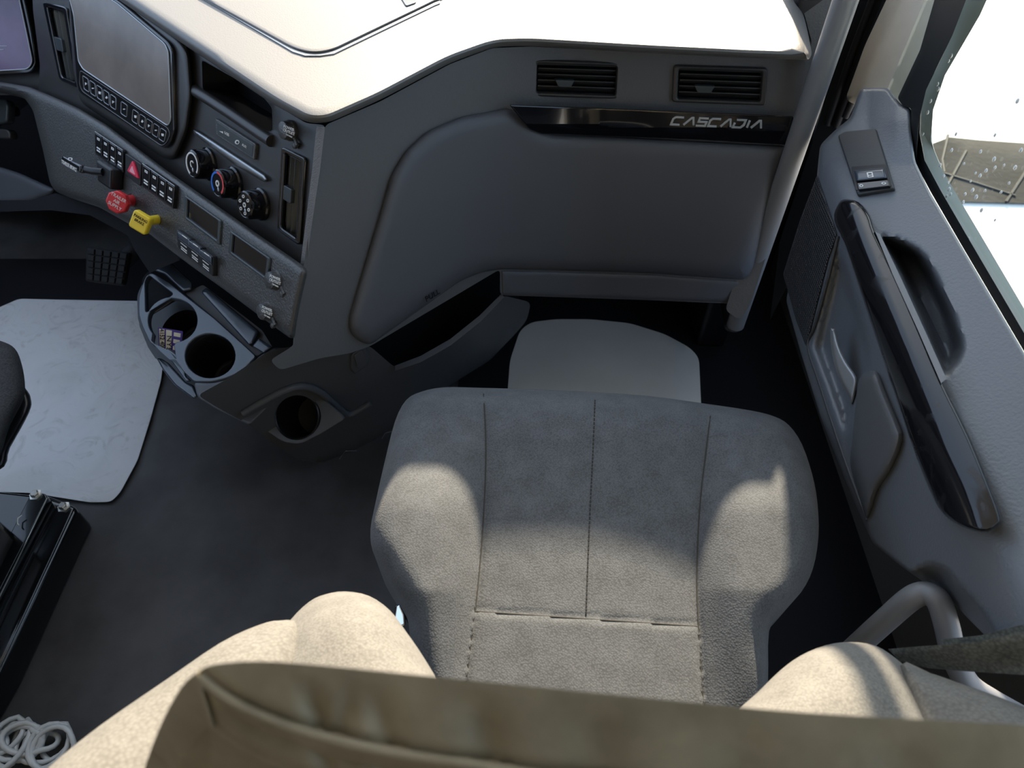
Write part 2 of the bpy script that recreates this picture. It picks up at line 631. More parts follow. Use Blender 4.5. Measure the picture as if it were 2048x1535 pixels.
def grille_mat():
    m = mat('speaker_mesh', (.030, .030, .032), .45, .5)
    nt = m.node_tree; N = nt.nodes; L = nt.links; b = N['Principled BSDF']
    tc = N.new('ShaderNodeTexCoord'); sx = N.new('ShaderNodeSeparateXYZ'); L.new(tc.outputs['Object'], sx.inputs['Vector'])
    def wv(sock, k):
        a = N.new('ShaderNodeMath'); a.operation = 'MULTIPLY'; a.inputs[1].default_value = k; L.new(sock, a.inputs[0])
        s = N.new('ShaderNodeMath'); s.operation = 'SINE'; L.new(a.outputs[0], s.inputs[0]); return s.outputs[0]
    k = 2 * math.pi / .0042
    mu = N.new('ShaderNodeMath'); mu.operation = 'MAXIMUM'
    L.new(wv(sx.outputs['Y'], k), mu.inputs[0]); L.new(wv(sx.outputs['Z'], k), mu.inputs[1])
    mr = N.new('ShaderNodeMapRange'); mr.inputs['From Min'].default_value = 0.0; mr.inputs['From Max'].default_value = .9
    L.new(mu.outputs[0], mr.inputs['Value'])
    mx = N.new('ShaderNodeMix'); mx.data_type = 'RGBA'
    mx.inputs['A'].default_value = (.004, .004, .005, 1); mx.inputs['B'].default_value = (.055, .056, .060, 1)
    L.new(mr.outputs[0], mx.inputs['Factor']); L.new(mx.outputs['Result'], b.inputs['Base Color'])
    bp = N.new('ShaderNodeBump'); bp.inputs['Strength'].default_value = .8; bp.inputs['Distance'].default_value = .001
    L.new(mr.outputs[0], bp.inputs['Height']); L.new(bp.outputs['Normal'], b.inputs['Normal'])
    return m


def shadow_tone_mat():
    return mat('shadow_tone', (.035, .035, .035), .9, .1, var=(2.5, .75, 1.3), bump=(30, .3, .01))  # dark tone that paints the shadow band on the outside ground


def handle_mat():
    m = mat('scuffed_gloss_black', (.008, .008, .010), .12, .55, coat=.3)
    nt = m.node_tree; N = nt.nodes; L = nt.links; b = N['Principled BSDF']
    tc = N.new('ShaderNodeTexCoord')
    n = N.new('ShaderNodeTexNoise'); n.inputs['Scale'].default_value = 22; n.inputs['Detail'].default_value = 8; n.inputs['Distortion'].default_value = 1.8
    L.new(tc.outputs['Object'], n.inputs['Vector'])
    r = N.new('ShaderNodeMapRange'); r.inputs['From Min'].default_value = .54; r.inputs['From Max'].default_value = .72; r.inputs['To Min'].default_value = .10; r.inputs['To Max'].default_value = .45
    L.new(n.outputs['Fac'], r.inputs['Value']); L.new(r.outputs[0], b.inputs['Roughness'])
    b.inputs['Coat Weight'].default_value = 0
    return m


M['paper'] = paper_mat(); M['glass'] = glass_mat(); M['grille'] = grille_mat(); M['ground_shadow'] = shadow_tone_mat(); M['pull'] = handle_mat()
M['paperclean'] = mat('clean_paper', (.62, .62, .60), .65, .2, var=(4, .95, 1.05))
M['drop'] = mat('water_drop', (.75, .78, .78), .08, .6)

# ------------------------------------------------------------------ the surfaces the cab is made of
FLOOR = Plane((0, 0, 0), (0, 0, 1))
PAD = Plane(pt(0, 0, -.490), (0, 0, 1))
L1, L2 = math.radians(25), math.radians(31)
q = math.sqrt(.5)
STACK = Plane(pt(-.245, .847, -.50), (-q * math.cos(L1), -q * math.cos(L1), math.sin(L1)))
_nB = Vector((-q * math.cos(L2), -q * math.cos(L2), math.sin(L2)))
SWITCH = Plane(STACK(612, 537, .028), _nB)
SIDE = Plane(pt(-.245, .847, -.52), (.7, -.7, .25))
FACE = Plane.three(pt(.42, 1.03, -.52), pt(.415, .95, -.915), pt(-.018, 1.08, -.52))
DASH = Blend(SIDE, FACE, .16)
LOW1 = Plane.three(FLOOR(625, 938), FLOOR(800, 868), D(760, 740, 1.25))
LOW2 = Plane.three(FLOOR(800, 868), FLOOR(985, 726), D(900, 685, 1.29))
LOWER = Blend(LOW1, LOW2, .06, convex=True)
LOWER.n = LOW1.n
LOWF = Blend(LOWER, Plane((0, 0, .007), (0, 0, 1)), .03)
TOPD = Plane(pt(.52, .5, -.545), (-.6, 0, .8))
SIDED = Plane(pt(.44, .6, -.605), (-1, 0, .06))
DOOR = Blend(TOPD, SIDED, .03, convex=True)
SEATP = Plane(pt(.087, .40, -.745), (0, -math.sin(math.radians(6)), math.cos(math.radians(6))))

# ------------------------------------------------------------------ the setting
box('floor', (-1.62, -1.2, -.04), (.72, 1.66, 0), M['floor'], kind='structure', label='dark grey rubber cab floor between the seats', category='floor')
box('wall_front', (-1.62, 1.66, 0), (.72, 1.70, .752), M['void'], kind='structure', label='dark firewall under the dashboard', category='wall')
box('wall_back', (-1.62, -1.24, 0), (.72, -1.2, 1.95), M['rear'], kind='structure', label='rear wall of the cab behind the photographer', category='wall')
box('ceiling', (-1.66, -1.2, 1.95), (.76, .95, 1.99), M['headliner'], kind='structure', label='pale headliner over the cab', category='ceiling')


def wall_with_window(name, x, label, y0, y1, z0, z1):
    ps = [box('w', (x, -1.2, 0), (x + .04, 1.66, z0), M['trim']),
          box('w', (x, -1.2, z0), (x + .04, y0, 1.95), M['headliner']),
          box('w', (x, -1.2, z1), (x + .04, .95, 1.95), M['headliner'])]
    o = join(ps, name)
    o['kind'] = 'structure'; o['label'] = label; o['category'] = 'wall'
    return o


wall_with_window('wall_left', -1.66, "driver's side of the cab with its window opening", -.1, 1.45, .68, 1.75)
wall_with_window('wall_right', .66, "cab side behind and above the passenger door", -.35, 1.45, .40, 1.75)

box('ground', (-30, -30, -1.12), (60, 60, -1.05), M['concrete'], kind='structure', label='bright sunlit pale ground outside the window', category='ground')

# ------------------------------------------------------------------ DASHBOARD
dash = thing('dashboard', 'dark grey wraparound truck dashboard with touchscreen, vents and glovebox', 'dashboard', pt(-.1, .95, -1.25))

# top pad
pad_out = [(-60, -260), (1560, -260), (1582, -60), (1600, 0), (1614, 55), (1624, 108), (1618, 120), (1500, 116), (1300, 106), (1060, 92), (990, 94), (900, 126), (760, 200), (655, 246), (615, 246), (545, 208), (378, 96), (236, 0), (100, -95), (-60, -200)]
pad = sheet('dash_pad', rr(pad_out, 26, 5), PAD, M['pad'], dash, step=34, rim=(24, .026), thick=.004, off=.012)
lid_out = rr([(180, -130), (405, 0), (585, 100), (625, 110), (665, 104), (865, 8), (960, -40), (1000, -150)], 40, 6)
sheet('pad_lid', lid_out, PAD, M['pad'], dash, step=30, off=.0165, rim=(9, .010), thick=.006)
lid_gap = [(400, -6), (585, 103), (610, 111), (640, 111), (668, 107), (870, 10), (880, 6), (880, 1), (866, 6), (664, 101), (638, 105), (612, 105), (590, 98), (410, -8)]
slab('pad_seam', lid_gap, PAD, M['silver'], dash, off=.0135, thick=.003, bevel=.0003)
slab('pad_screen_reflector', rr([(786, -30), (812, 12), (832, 5), (842, -30)], 4), PAD, M['console'], dash, off=.018, thick=.002)

# passenger side skin: from the ridge round the inner corner to the door
bodyO = [(650, 250), (760, 203), (900, 128), (985, 96), (1060, 93), (1300, 105), (1612, 120), (1606, 160), (1590, 250), (1560, 350), (1520, 480), (1488, 608), (1300, 600), (1000, 590), (1000, 538), (740, 692), (700, 706), (640, 716), (560, 740), (540, 720), (588, 690), (598, 600), (612, 500), (636, 340)]
vent1 = ((1064, 120), (1246, 126), (1242, 199), (1062, 193))
vent2 = ((1347, 131), (1537, 137), (1532, 212), (1343, 205))


def vent_hole(Q):
    return rr(qrect(Q, .05, .08, .95, .92), 5)


sheet('dash_body', rr(bodyO, 10), DASH, M['dash'], dash, step=22, holes=[vent_hole(vent1), vent_hole(vent2)], thick=.012)
# mesh-grained strip along the ridge
sheet('ridge_strip', [(633, 252), (650, 254), (640, 340), (622, 460), (604, 600), (594, 690), (586, 690), (592, 600), (608, 470), (624, 340)], STACK, M['ridge'], dash, step=8, off=.010, thick=.01)


def horiz_vent(Q, tx):
    v = slab('air_vent', rr(qrect(Q, 0, 0, 1, 1), 9), DASH, M['ventframe'], dash, off=.007, thick=.012, bevel=.0026, holes=[rr(qrect(Q, .06, .10, .94, .90), 5)])
    slab('duct', rr(qrect(Q, .03, .05, .97, .95), 5), DASH, M['void'], v, off=-.020, thick=.004)
    for k, vv in enumerate((.30, .46, .62, .78)):
        P0 = quad(*Q, .5, vv)
        n = normal_at(DASH, *P0)
        Pv = Plane(DASH(*P0), n)
        a, b = Pv(*quad(*Q, .07, vv)), Pv(*quad(*Q, .93, vv))
        ex = (b - a).normalized(); ey = n.cross(ex)
        ed = (n * .82 + ey * .57).normalized()
        block('slat', (a + b) / 2 - n * .007, ex, ed, ex.cross(ed), ((b - a).length, .016, .0018), M['ventframe'], v, .0005)
    tb = slab('vent_tab', rr([quad(*Q, tx - .10, .52), quad(*Q, tx + .12, .52), quad(*Q, tx + .08, .72), quad(*Q, tx - .06, .72)], 3), DASH, M['bezel'], v, off=.004, thick=.010, bevel=.001)
    return v


horiz_vent(vent1, .36)
horiz_vent(vent2, .33)

# glovebox door: raised moulding
gl = [(1018, 216), (1100, 266), (1578, 292), (1556, 358), (1520, 480), (1504, 540), (1492, 560), (1300, 546), (1100, 540), (1000, 538), (960, 545), (920, 562), (740, 690), (718, 682), (700, 664), (697, 640), (708, 600), (738, 500), (762, 420), (782, 350), (812, 300), (855, 262), (920, 234)]
sheet('glovebox_door', rr(gl, 14), DASH, M['glove'], dash, step=16, off=.016, rim=(30, .016), thick=.014)
lp = sheet('glovebox_lower_lip', rr([(1002, 540), (1100, 542), (1300, 548), (1494, 562), (1486, 606), (1300, 600), (1004, 590)], 5), DASH, M['glove'], dash, step=18, off=.004, rim=(10, .006), thick=.02)
text('lettering', 'PULL', (853, 603), (880, 586), DASH, M['black'], dash, off=.0172, h=11, thick=.0006)

# gloss trim strip with the model lettering
trim_out = rr([(1018, 209), (1100, 212), (1300, 220), (1588, 232), (1578, 290), (1400, 280), (1082, 268), (1058, 258)], 5)


def trim_bump(V, d):
    # upper two thirds flat, lower third a facet that falls back
    yc = 247 + (V[:, 0] - 1030) * (262 - 247) / 560
    t = np.clip((V[:, 1] - yc) / 24, 0, 1)
    return -.011 * t


tr = sheet('trim_strip', trim_out, DASH, M['piano'], dash, step=7, off=.027, bump=trim_bump, thick=.014, rim=(3, .002), ang=14)

# CASCADIA, drawn as slanted strokes
LET = {'C': [[(1, 1), (.18, 1), (0, .75), (0, .0), (.85, 0)]], 'A': [[(0, 0), (.80, 1), (1, 1), (1, 0)]],
       'S': [[(1, 1), (.12, 1), (.12, .52), (.92, .52), (.92, 0), (0, 0)]], 'D': [[(.1, 1), (1, 1), (1, .35), (.75, 0), (0, 0), (.02, .62)]], 'I': [[(.5, 1), (.5, 0)]]}


def stroke_text(name, s, a, b, h, S, matl, parent, off):
    P = Plane(S((a[0] + b[0]) / 2, (a[1] + b[1]) / 2), normal_at(S, (a[0] + b[0]) / 2, (a[1] + b[1]) / 2))
    widths = {'I': .35}
    adv = [(widths.get(c, 1.0), .22) for c in s]
    tot = sum(w + g for w, g in adv) - .22
    A, B = np.array(a, float), np.array(b, float)
    U = (B - A) / tot
    x = 0; objs = []
    for c, (w, g) in zip(s, adv):
        for st in LET[c]:
            pts = []
            for (u, v) in st:
                sl = .30 * v if c != 'A' else .30 * v * (1 - u) + .0 * v
                base = A + U * (x + u * w + sl)
                pts.append((base[0], base[1] - v * h))
            # ribbon of constant width
            hw = 2.1
            P2 = [np.array(p) for p in pts]
            lft, rgt = [], []
            for i in range(len(P2)):
                d0 = P2[i] - P2[i - 1] if i else P2[1] - P2[0]
                d1 = P2[i + 1] - P2[i] if i < len(P2) - 1 else d0
                d0 = d0 / (np.linalg.norm(d0) + 1e-9); d1 = d1 / (np.linalg.norm(d1) + 1e-9)
                t = d0 + d1; t /= (np.linalg.norm(t) + 1e-9)
                nrm = np.array([-t[1], t[0]])
                sc = hw / max(.5, abs(nrm.dot(np.array([-d1[1], d1[0]]))))
                lft.append(tuple(P2[i] + nrm * sc)); rgt.append(tuple(P2[i] - nrm * sc))
            objs.append(slab('l', lft + rgt[::-1], P, matl, parent, off=off, thick=.002, bevel=.0004))
        x += w + g
    return join(objs, name)


stroke_text('lettering', 'CASCADIA', (1342, 249), (1522, 257), 15, DASH, M['letter'], tr, .0285)

# map pocket under the glovebox door
sheet('pocket_liner', [(690, 640), (1030, 500), (1040, 620), (800, 780), (700, 720)], Plane.three(D(740, 690, 1.34), D(1000, 540, 1.50), D(800, 740, 1.40)), M['void'], dash, step=40, thick=.004)
low_out = [(540, 700), (600, 690), (680, 700), (738, 690), (790, 735), (840, 716), (900, 682), (960, 634), (1004, 590), (1062, 604), (1054, 640), (1030, 668), (980, 720), (900, 770), (850, 806), (800, 846), (740, 884), (690, 908), (640, 926), (600, 920), (545, 886), (500, 850), (430, 812), (395, 790), (450, 760)]
cup_low = rr([(496, 836), (560, 796), (592, 782), (640, 792), (692, 836), (640, 868), (600, 888), (566, 884)], 12)
sheet('lower_dash_body', rr(low_out, 12), LOWF, M['lower'], dash, step=18, thick=.010, holes=[ell(595, 834, 46, 44)])
lip = [(790, 731), (840, 712), (900, 678), (960, 630), (1004, 586), (1008, 594), (962, 642), (902, 690), (842, 724), (790, 741)]
sheet('pocket_lip', lip, Plane.three(LOWER(790, 735, .006), LOWER(1004, 590, .006), LOWER(900, 682, .006) + Vector((-.01, -.02, .012))), M['glove'], dash, step=8, thick=.012)
sheet('access_cover', rr([(702, 708), (728, 690), (740, 712), (736, 730), (710, 748), (700, 736)], 5), LOWER, M['lower'], dash, step=6, off=.004, rim=(4, .003), thick=.006)
slab('access_cover_catch', rr([(708, 712), (726, 700), (732, 716), (716, 736)], 4), LOWER, M['lower'], dash, off=.0065, thick=.003)
for pts in ([(678, 916), (690, 900), (712, 899), (686, 917)], [(763, 875), (770, 864), (786, 860), (768, 875)]):
    tube('clip_edge', [LOWF(x, y) + LOWER.n * .002 for x, y in pts[:1] + pts[1:3]], .0008, M['grab'], dash)
# lower cup holder
CUPL = Plane(LOWER(595, 834, .004), (-.15, -.62, .77))
cl = slab('lower_cup_holder', cup_low, CUPL, M['lower'], dash, off=.004, thick=.008, bevel=.0016, holes=[ell(595, 832, 46, 45)])
rl = 46 * CUPL.depth(595, 832) / F_PX
lathe('cup_well', 595, 832, CUPL, [(rl + .002, .0035), (rl, .005), (rl - .002, .003), (rl - .003, -.02), (rl - .006, -.075), (rl * .55, -.078), (0, -.078)], M['black'], cl)
tube('lower_ridge', [LOWER(x, y, .004) for x, y in spline([(486, 826), (530, 800), (570, 780), (605, 772), (640, 784), (676, 815), (700, 828), (740, 806)], 5)], .006, M['lower'], dash)

# ---- centre stack
bin_q = ((400, 112), (548, 205), (546, 268), (402, 182))
stack_out = [(60, -120), (150, -60), (236, -6), (378, 90), (470, 155), (560, 215), (612, 246), (650, 250), (640, 330), (622, 440), (606, 560), (520, 490), (430, 425), (330, 350), (220, 275), (110, 215), (76, 196), (80, 130), (66, 20)]
sv_q = ((562, 292), (610, 316), (598, 492), (553, 460))
bin_hole = rr([(403, 118), (470, 156), (530, 196), (546, 216), (547, 262), (536, 264), (405, 180)], 8)
lv_q = ((84, 2), (132, 14), (158, 178), (118, 160))
sheet('centre_stack', rr(stack_out, 8), STACK, M['stack'], dash, step=22, holes=[bin_hole, rr(qrect(sv_q, .12, .06, .88, .94), 4), rr(qrect(lv_q, .15, .05, .85, .95), 4)], thick=.012)
sb = slab('storage_bin', [(x - 8 * 0, y) for x, y in bin_hole], STACK, M['void'], dash, off=-.055, thick=.004)
ws = []
for i in range(len(bin_hole)):
    a, b = bin_hole[i], bin_hole[(i + 1) % len(bin_hole)]
    if math.dist(a, b) < 1: continue
    A, B = STACK(*a), STACK(*b)
    ex = (B - A).normalized()
    ws.append(block('w', (A + B) / 2 - STACK.n * .030, ex, STACK.n, ex.cross(STACK.n), ((B - A).length, .06, .0015), M['black'], dash, 0))
bw = join(ws, 'bin_wall')
tube('bin_lip', [STACK(x, y, .002) for x, y in [(388, 180), (420, 200), (460, 226), (510, 260), (543, 282)]], .0085, M['stack'], dash, res=6)
# usb panel
up = slab('usb_panel', rr([(430, 236), (511, 288), (508, 320), (432, 270)], 3), STACK, M['panel'], dash, off=.005, thick=.007, bevel=.0012)
slab('usb_plate', rr([(434, 244), (506, 291), (504, 314), (435, 267)], 2), STACK, M['bezel'], up, off=.0055, thick=.002, bevel=.0003)
text('legend', 'USB', (449, 267), (458, 273), STACK, M['white'], up, off=.006, h=5)
text('legend', 'AUX', (484, 291), (493, 297), STACK, M['white'], up, off=.006, h=5)
slab('usb_mark', [(438, 262), (446, 263), (446, 267)], STACK, M['white'], up, off=.0062, thick=.0005, bevel=.0001)
slab('headphone_mark', ell(474, 284, 4.5, 4.5, 14), STACK, M['white'], up, off=.0062, thick=.0005, bevel=.0001, holes=[ell(474.5, 284.5, 2.6, 2.6, 14)])
# silver divider
sheet('silver_divider', rr([(386, 258), (396, 262), (530, 350), (536, 360), (528, 364), (470, 330), (388, 268)], 4), STACK, M['silver'], dash, step=5, off=.007, rim=(5, .005), thick=.006)


def knob(px, py, marks):
    r = 29 * STACK.depth(px, py) / F_PX
    k = lathe('rotary_knob', px, py, STACK, [(r * 1.12, 0), (r * 1.10, .004), (r * 1.0, .006), (r * .97, .022), (r * .93, .026), (r * .84, .0275), (r * .80, .0268), (0, .0268)], M['piano'], dash, seg=40)
    off = .0272
    P = Plane(STACK(px, py, off), STACK.n)
    o, ex, ey = frame(P, px, py)

    def arc(a0, a1, r0, r1, m, nm):
        A = [a0 + (a1 - a0) * i / 24 for i in range(25)]
        cu = bpy.data.curves.new(nm, 'CURVE'); cu.dimensions = '2D'; cu.fill_mode = 'BOTH'; cu.extrude = .0004
        s = cu.splines.new('POLY')
        pts = [(r * r1 * math.cos(t), r * r1 * math.sin(t)) for t in A] + [(r * r0 * math.cos(t), r * r0 * math.sin(t)) for t in A[::-1]]
        s.points.add(len(pts) - 1)
        for i, (x, y) in enumerate(pts): s.points[i].co = (x, y, 0, 1)
        s.use_cyclic_u = True
        return link(nm, _curve_mesh(cu, to_matrix(STACK(px, py) + STACK.n * off, ex, ey, STACK.n)), m, k)
    R = math.radians
    if marks == 'fan':
        arc(R(-50), R(235), .68, .80, M['white'], 'dial_ring')
        arc(R(20), R(250), .16, .24, M['white'], 'fan_mark')
    elif marks == 'temp':
        arc(R(80), R(220), .66, .80, M['blue'], 'cold_ring')
        arc(R(80), R(-60), .66, .80, M['redprint'], 'warm_ring')
        arc(0, R(360), .12, .22, M['white'], 'temperature_mark')
    else:
        for a in (90, 30, -35, -95, 150, 205):
            c, s = math.cos(R(a)), math.sin(R(a))
            cu = bpy.data.curves.new('m', 'CURVE'); cu.dimensions = '2D'; cu.fill_mode = 'BOTH'; cu.extrude = .0004
            for rad in (.15, .09):
                sp_ = cu.splines.new('POLY'); sp_.points.add(7)
                for i in range(8):
                    t = 2 * math.pi * i / 8
                    sp_.points[i].co = (r * (.56 * c + rad * math.cos(t)), r * (.56 * s + rad * math.sin(t) * .8), 0, 1)
                sp_.use_cyclic_u = True
            link('airflow_mark', _curve_mesh(cu, to_matrix(STACK(px, py) + STACK.n * off, ex, ey, STACK.n)), M['white'], k)
        arc(0, R(360), .1, .17, M['white'], 'airflow_mark')
    # silver dot on the face
    cu = None
    a = STACK(px, py) + STACK.n * off - ey * r * .38
    lathe_p = Plane(a, STACK.n)
    bm = bmesh.new(); bmesh.ops.create_uvsphere(bm, u_segments=12, v_segments=6, radius=r * .13)
    bmesh.ops.transform(bm, matrix=to_matrix(a, ex, ey, STACK.n) @ Matrix.Diagonal((.8, 1.2, .25, 1)), verts=bm.verts)
    me = bpy.data.meshes.new('finger_dimple'); bm.to_mesh(me); bm.free(); shade(me)
    link('finger_dimple', me, M['letter'], k)
    return k


knob(418, 328, 'fan')
knob(469, 366, 'temp')
knob(523, 408, 'flow')


def vert_vent(Q, ntabs, name='air_vent'):
    v = slab(name, rr(qrect(Q, 0, 0, 1, 1), 8), STACK, M['piano'], dash, off=.005, thick=.009, bevel=.002, holes=[rr(qrect(Q, .16, .06, .84, .94), 5)])
    slab('duct', rr(qrect(Q, .08, .03, .92, .97), 5), STACK, M['void'], v, off=-.020, thick=.004)
    for u in (.28, .46, .64):
        a, b = STACK(*quad(*Q, u, .07)), STACK(*quad(*Q, u, .93))
        ex = (b - a).normalized(); ey = STACK.n.cross(ex)
        ed = (STACK.n * .8 - ey * .6).normalized()
        block('slat', (a + b) / 2 - STACK.n * .007, ex, ed, ex.cross(ed), ((b - a).length, .014, .0024), M['bezel'], v, .0006)
    slab('vent_tab', rr(qrect(Q, .16, .43, .52, .60), 3), STACK, M['bezel'], v, off=.0035, thick=.010, bevel=.001)
    return v


vert_vent(sv_q, 1)
vert_vent(lv_q, 1)


def outlet(px, py, P, rpx, tabv, legend=True):
    r = rpx * P.depth(px, py) / F_PX
    c = lathe('power_outlet_cap', px, py, P, [(r * 1.12, 0), (r * 1.14, .004), (r * 1.02, .006), (r * 1.0, .010), (r * .92, .0135), (r * .6, .0150), (0, .0155)], M['panel'], dash)
    tx, ty = px + tabv[0], py + tabv[1]
    tube('cap_tether', [P(px + tabv[0] * .5, py + tabv[1] * .5, .004), P(tx, ty, .005)], .0022, M['panel'], c)
    lathe('cap_tab', tx, ty, P, [(r * .34, .002), (r * .34, .006), (r * .2, .007), (0, .007)], M['panel'], c, seg=16)
    Pt = Plane(P(px, py, .0160), P.n)
    w = rpx * .62
    text('legend', 'POWER', (px - w - 4, py - 6), (px + w - 6, py + 2), Pt, M['white'], c, off=0, h=5.5)
    text('legend', 'OUTLET', (px - w - 5, py + 1), (px + w - 5, py + 10), Pt, M['white'], c, off=0, h=5.5)
    text('legend', '12V MAX', (px - w * .6 - 4, py + 9), (px + w * .5 - 4, py + 15), Pt, M['white'], c, off=0, h=3)
    return c


outlet(583, 261, STACK, 18, (12, 30))

# touchscreen in its raised surround
sheet('screen_surround', rr([(138, -60), (250, -2), (360, 76), (380, 104), (386, 190), (376, 262), (352, 318), (330, 318), (160, 204), (146, 140), (139, 40)], 16), STACK, M['stack'], dash, step=14, off=.014, rim=(14, .012), thick=.016)
ts = slab('touchscreen', rr([(128, -70), (240, 4), (336, 84), (344, 100), (348, 262), (340, 288), (328, 298), (158, 186), (154, 170), (141, 30)], 8), STACK, M['piano'], dash, off=.020, thick=.014, bevel=.002)
disp = rr([(124, -62), (236, 8), (330, 88), (337, 104), (342, 240), (336, 252), (166, 138), (157, 122), (148, 30)], 6)
slab('display_glass', disp, STACK, M['screen'], ts, off=.0208, thick=.002, bevel=.0004)
rim_pts = [STACK(x, y, .0208) for x, y in disp]
tube('silver_rim', rim_pts, .0011, M['letter'], ts, closed=True, res=2)
tube('button_rim', [STACK(x, y, .0208) for x, y in rr([(160, 140), (336, 256), (340, 268), (334, 284), (324, 292), (164, 182), (159, 168)], 6)], .0005, M['grab'], ts, closed=True, res=2)
bq = ((161, 145), (336, 262), (330, 288), (165, 178))
TOPS = Plane(STACK(0, 0, .0206), STACK.n)
cells = [(.02, .085), (.10, .165), (.18, .245), (.26, .325), (.34, .405), (.465, .535), (.60, .665), (.68, .745), (.76, .825), (.84, .905), (.92, .985)]
for i, (u0, u1) in enumerate(cells):
    b = tube('touch_button', [TOPS(*p) for p in rr(qrect(bq, u0, .10, u1, .92), 3, 3)], .00045, M['letter'], ts, closed=True, res=1)
    um = (u0 + u1) / 2
    c = quad(*bq, um, .5)
    ic = [[(-2, -3), (2, 0), (-2, 3)], [(-2, -1), (2, -1), (2, 1), (-2, 1)], [(-2.5, -3), (2.5, -2), (2, 3), (-2, 2)], [(0, -3), (2.5, 1), (0, 3), (-2.5, 1)]][i % 4]
    slab('button_icon', [(c[0] + x, c[1] + y) for x, y in ic], TOPS, M['white'], b, off=.0005, thick=.0006, bevel=.0001)

# instrument cluster
CLUS = Plane(STACK(60, 100, -.010), (-.25, -.85, .46))
ic = slab('instrument_cluster', rr([(-160, -160), (36, -60), (62, 60), (72, 128), (62, 146), (-160, 160)], 14), CLUS, M['piano'], dash, off=.004, thick=.02, bevel=.002)
cg = rr([(-150, -150), (26, -60), (52, 60), (65, 124), (56, 138), (-150, 150)], 10)
slab('cluster_screen', cg, CLUS, M['cluster'], ic, off=.0062, thick=.003, bevel=.0004)
tube('silver_rim', [CLUS(x, y, .0066) for x, y in cg], .0011, M['letter'], ic, closed=True, res=2)
for (a, b) in (((-20, 92), (14, 92)), ((-20, 99), (8, 99))):
    tube('screen_marks', [CLUS(*a, .0066), CLUS(*b, .0066)], .0005, M['letter'], ic, res=1)

# ---- lower switch panel
sw_out = [(-60, 160), (0, 163), (60, 174), (108, 194), (160, 218), (214, 250), (272, 294), (330, 338), (430, 408), (520, 471), (600, 526), (616, 540), (602, 600), (588, 676), (580, 676), (520, 632), (450, 580), (380, 530), (330, 492), (292, 462), (255, 446), (200, 415), (140, 396), (112, 384), (100, 366), (86, 300), (66, 220), (48, 194), (0, 182), (-60, 180)]
sheet('switch_panel', rr(sw_out, 9), SWITCH, M['panel'], dash, step=12, off=.004, rim=(17, .016), thick=.03)


def switch_bank(Q, n, name):
    b = slab(name, rr(qrect(Q, 0, 0, 1, 1), 3), SWITCH, M['black'], dash, off=.010, thick=.010, bevel=.0012)
    tube('bank_edge', [SWITCH(*quad(*Q, .01, .01), .0105), SWITCH(*quad(*Q, .99, .01), .0105)], .0006, M['letter'], b, res=1)
    for i in range(n):
        u0, u1 = (i + .06) / n, (i + .94) / n
        s = slab('switch', rr(qrect(Q, u0, .07, u1, .93), 2), SWITCH, M['piano'], b, off=.0118, thick=.004, bevel=.0006)
        um = (u0 + u1) / 2; w = (u1 - u0) * .28
        slab('switch_icon', qrect(Q, um - w * .7, .20, um + w * .7, .30), SWITCH, M['white'], s, off=.0124, thick=.0006, bevel=.0001,
             holes=[qrect(Q, um - w * .35, .23, um + w * .35, .27)])
        ls = [slab('l', qrect(Q, um - w, v, um + w, v + .06), SWITCH, M['white'], s, off=.0124, thick=.0006, bevel=.0001) for v in (.62, .74)]
        join(ls, 'switch_legend')
    return b


switch_bank(((189, 262), (246, 300), (246, 346), (190, 308)), 4, 'switch_bank')
switch_bank(((284, 326), (350, 372), (346, 418), (283, 372)), 4, 'switch_bank')
hz = slab('hazard_switch', rr([(250, 306), (282, 328), (280, 372), (250, 350)], 3), SWITCH, M['black'], dash, off=.009, thick=.008, bevel=.001)
slab('hazard_triangle', rr([(264, 320), (276, 358), (253, 342)], 4), SWITCH, M['hazard'], hz, off=.0125, thick=.006, bevel=.0014)
slab('triangle_mark', rr([(264, 331), (270, 350), (258, 342)], 2), SWITCH, M['pink'], hz, off=.0132, thick=.001, bevel=.0002)


def small_display(o4):
    d = slab('small_display', rr(o4, 3), SWITCH, M['bezel'], dash, off=.0075, thick=.008, bevel=.0014,
             holes=[rr(qrect(o4, .07, .10, .93, .88), 2)])
    slab('display_glass', rr(qrect(o4, .05, .06, .95, .94), 2), SWITCH, M['display'], d, off=.0048, thick=.002, bevel=.0002)
    return d


small_display(((369, 390), (441, 441), (438, 490), (367, 436)))
small_display(((460, 461), (539, 516), (534, 563), (456, 505)))

# three rocker switches
for i, (x, y) in enumerate(((369, 484), (391, 501), (413, 519))):
    Q = ((x - 17, y - 26), (x + 12, y - 6), (x + 12, y + 34), (x - 13, y + 12))
    r_ = slab('rocker_switch', rr(qrect(Q, 0, 0, 1, 1), 3), SWITCH, M['black'], dash, off=.012, thick=.014, bevel=.0014)
    sheet('rocker_top', rr(qrect(Q, .03, .03, .97, .46), 3), SWITCH, M['console'], r_, step=5, off=.019, rim=(3, .003), thick=.008)
    slab('rocker_light', qrect(Q, .4, .07, .75, .12), SWITCH, M['white'], r_, off=.0195, thick=.0006, bevel=.0001)
    ls = [slab('l', qrect(Q, .25, v, .7, v + .05), SWITCH, M['white'], r_, off=.0125, thick=.0006, bevel=.0001) for v in (.55, .74, .85)]
    join(ls, 'rocker_legend')
outlet(555, 560, SWITCH, 18, (14, 28))
outlet(539, 622, SWITCH, 17, (12, 28))

# brake valve knobs
KRED = Plane(SWITCH(267, 402), (_nB + Vector((-.34, -.02, .06))).normalized())


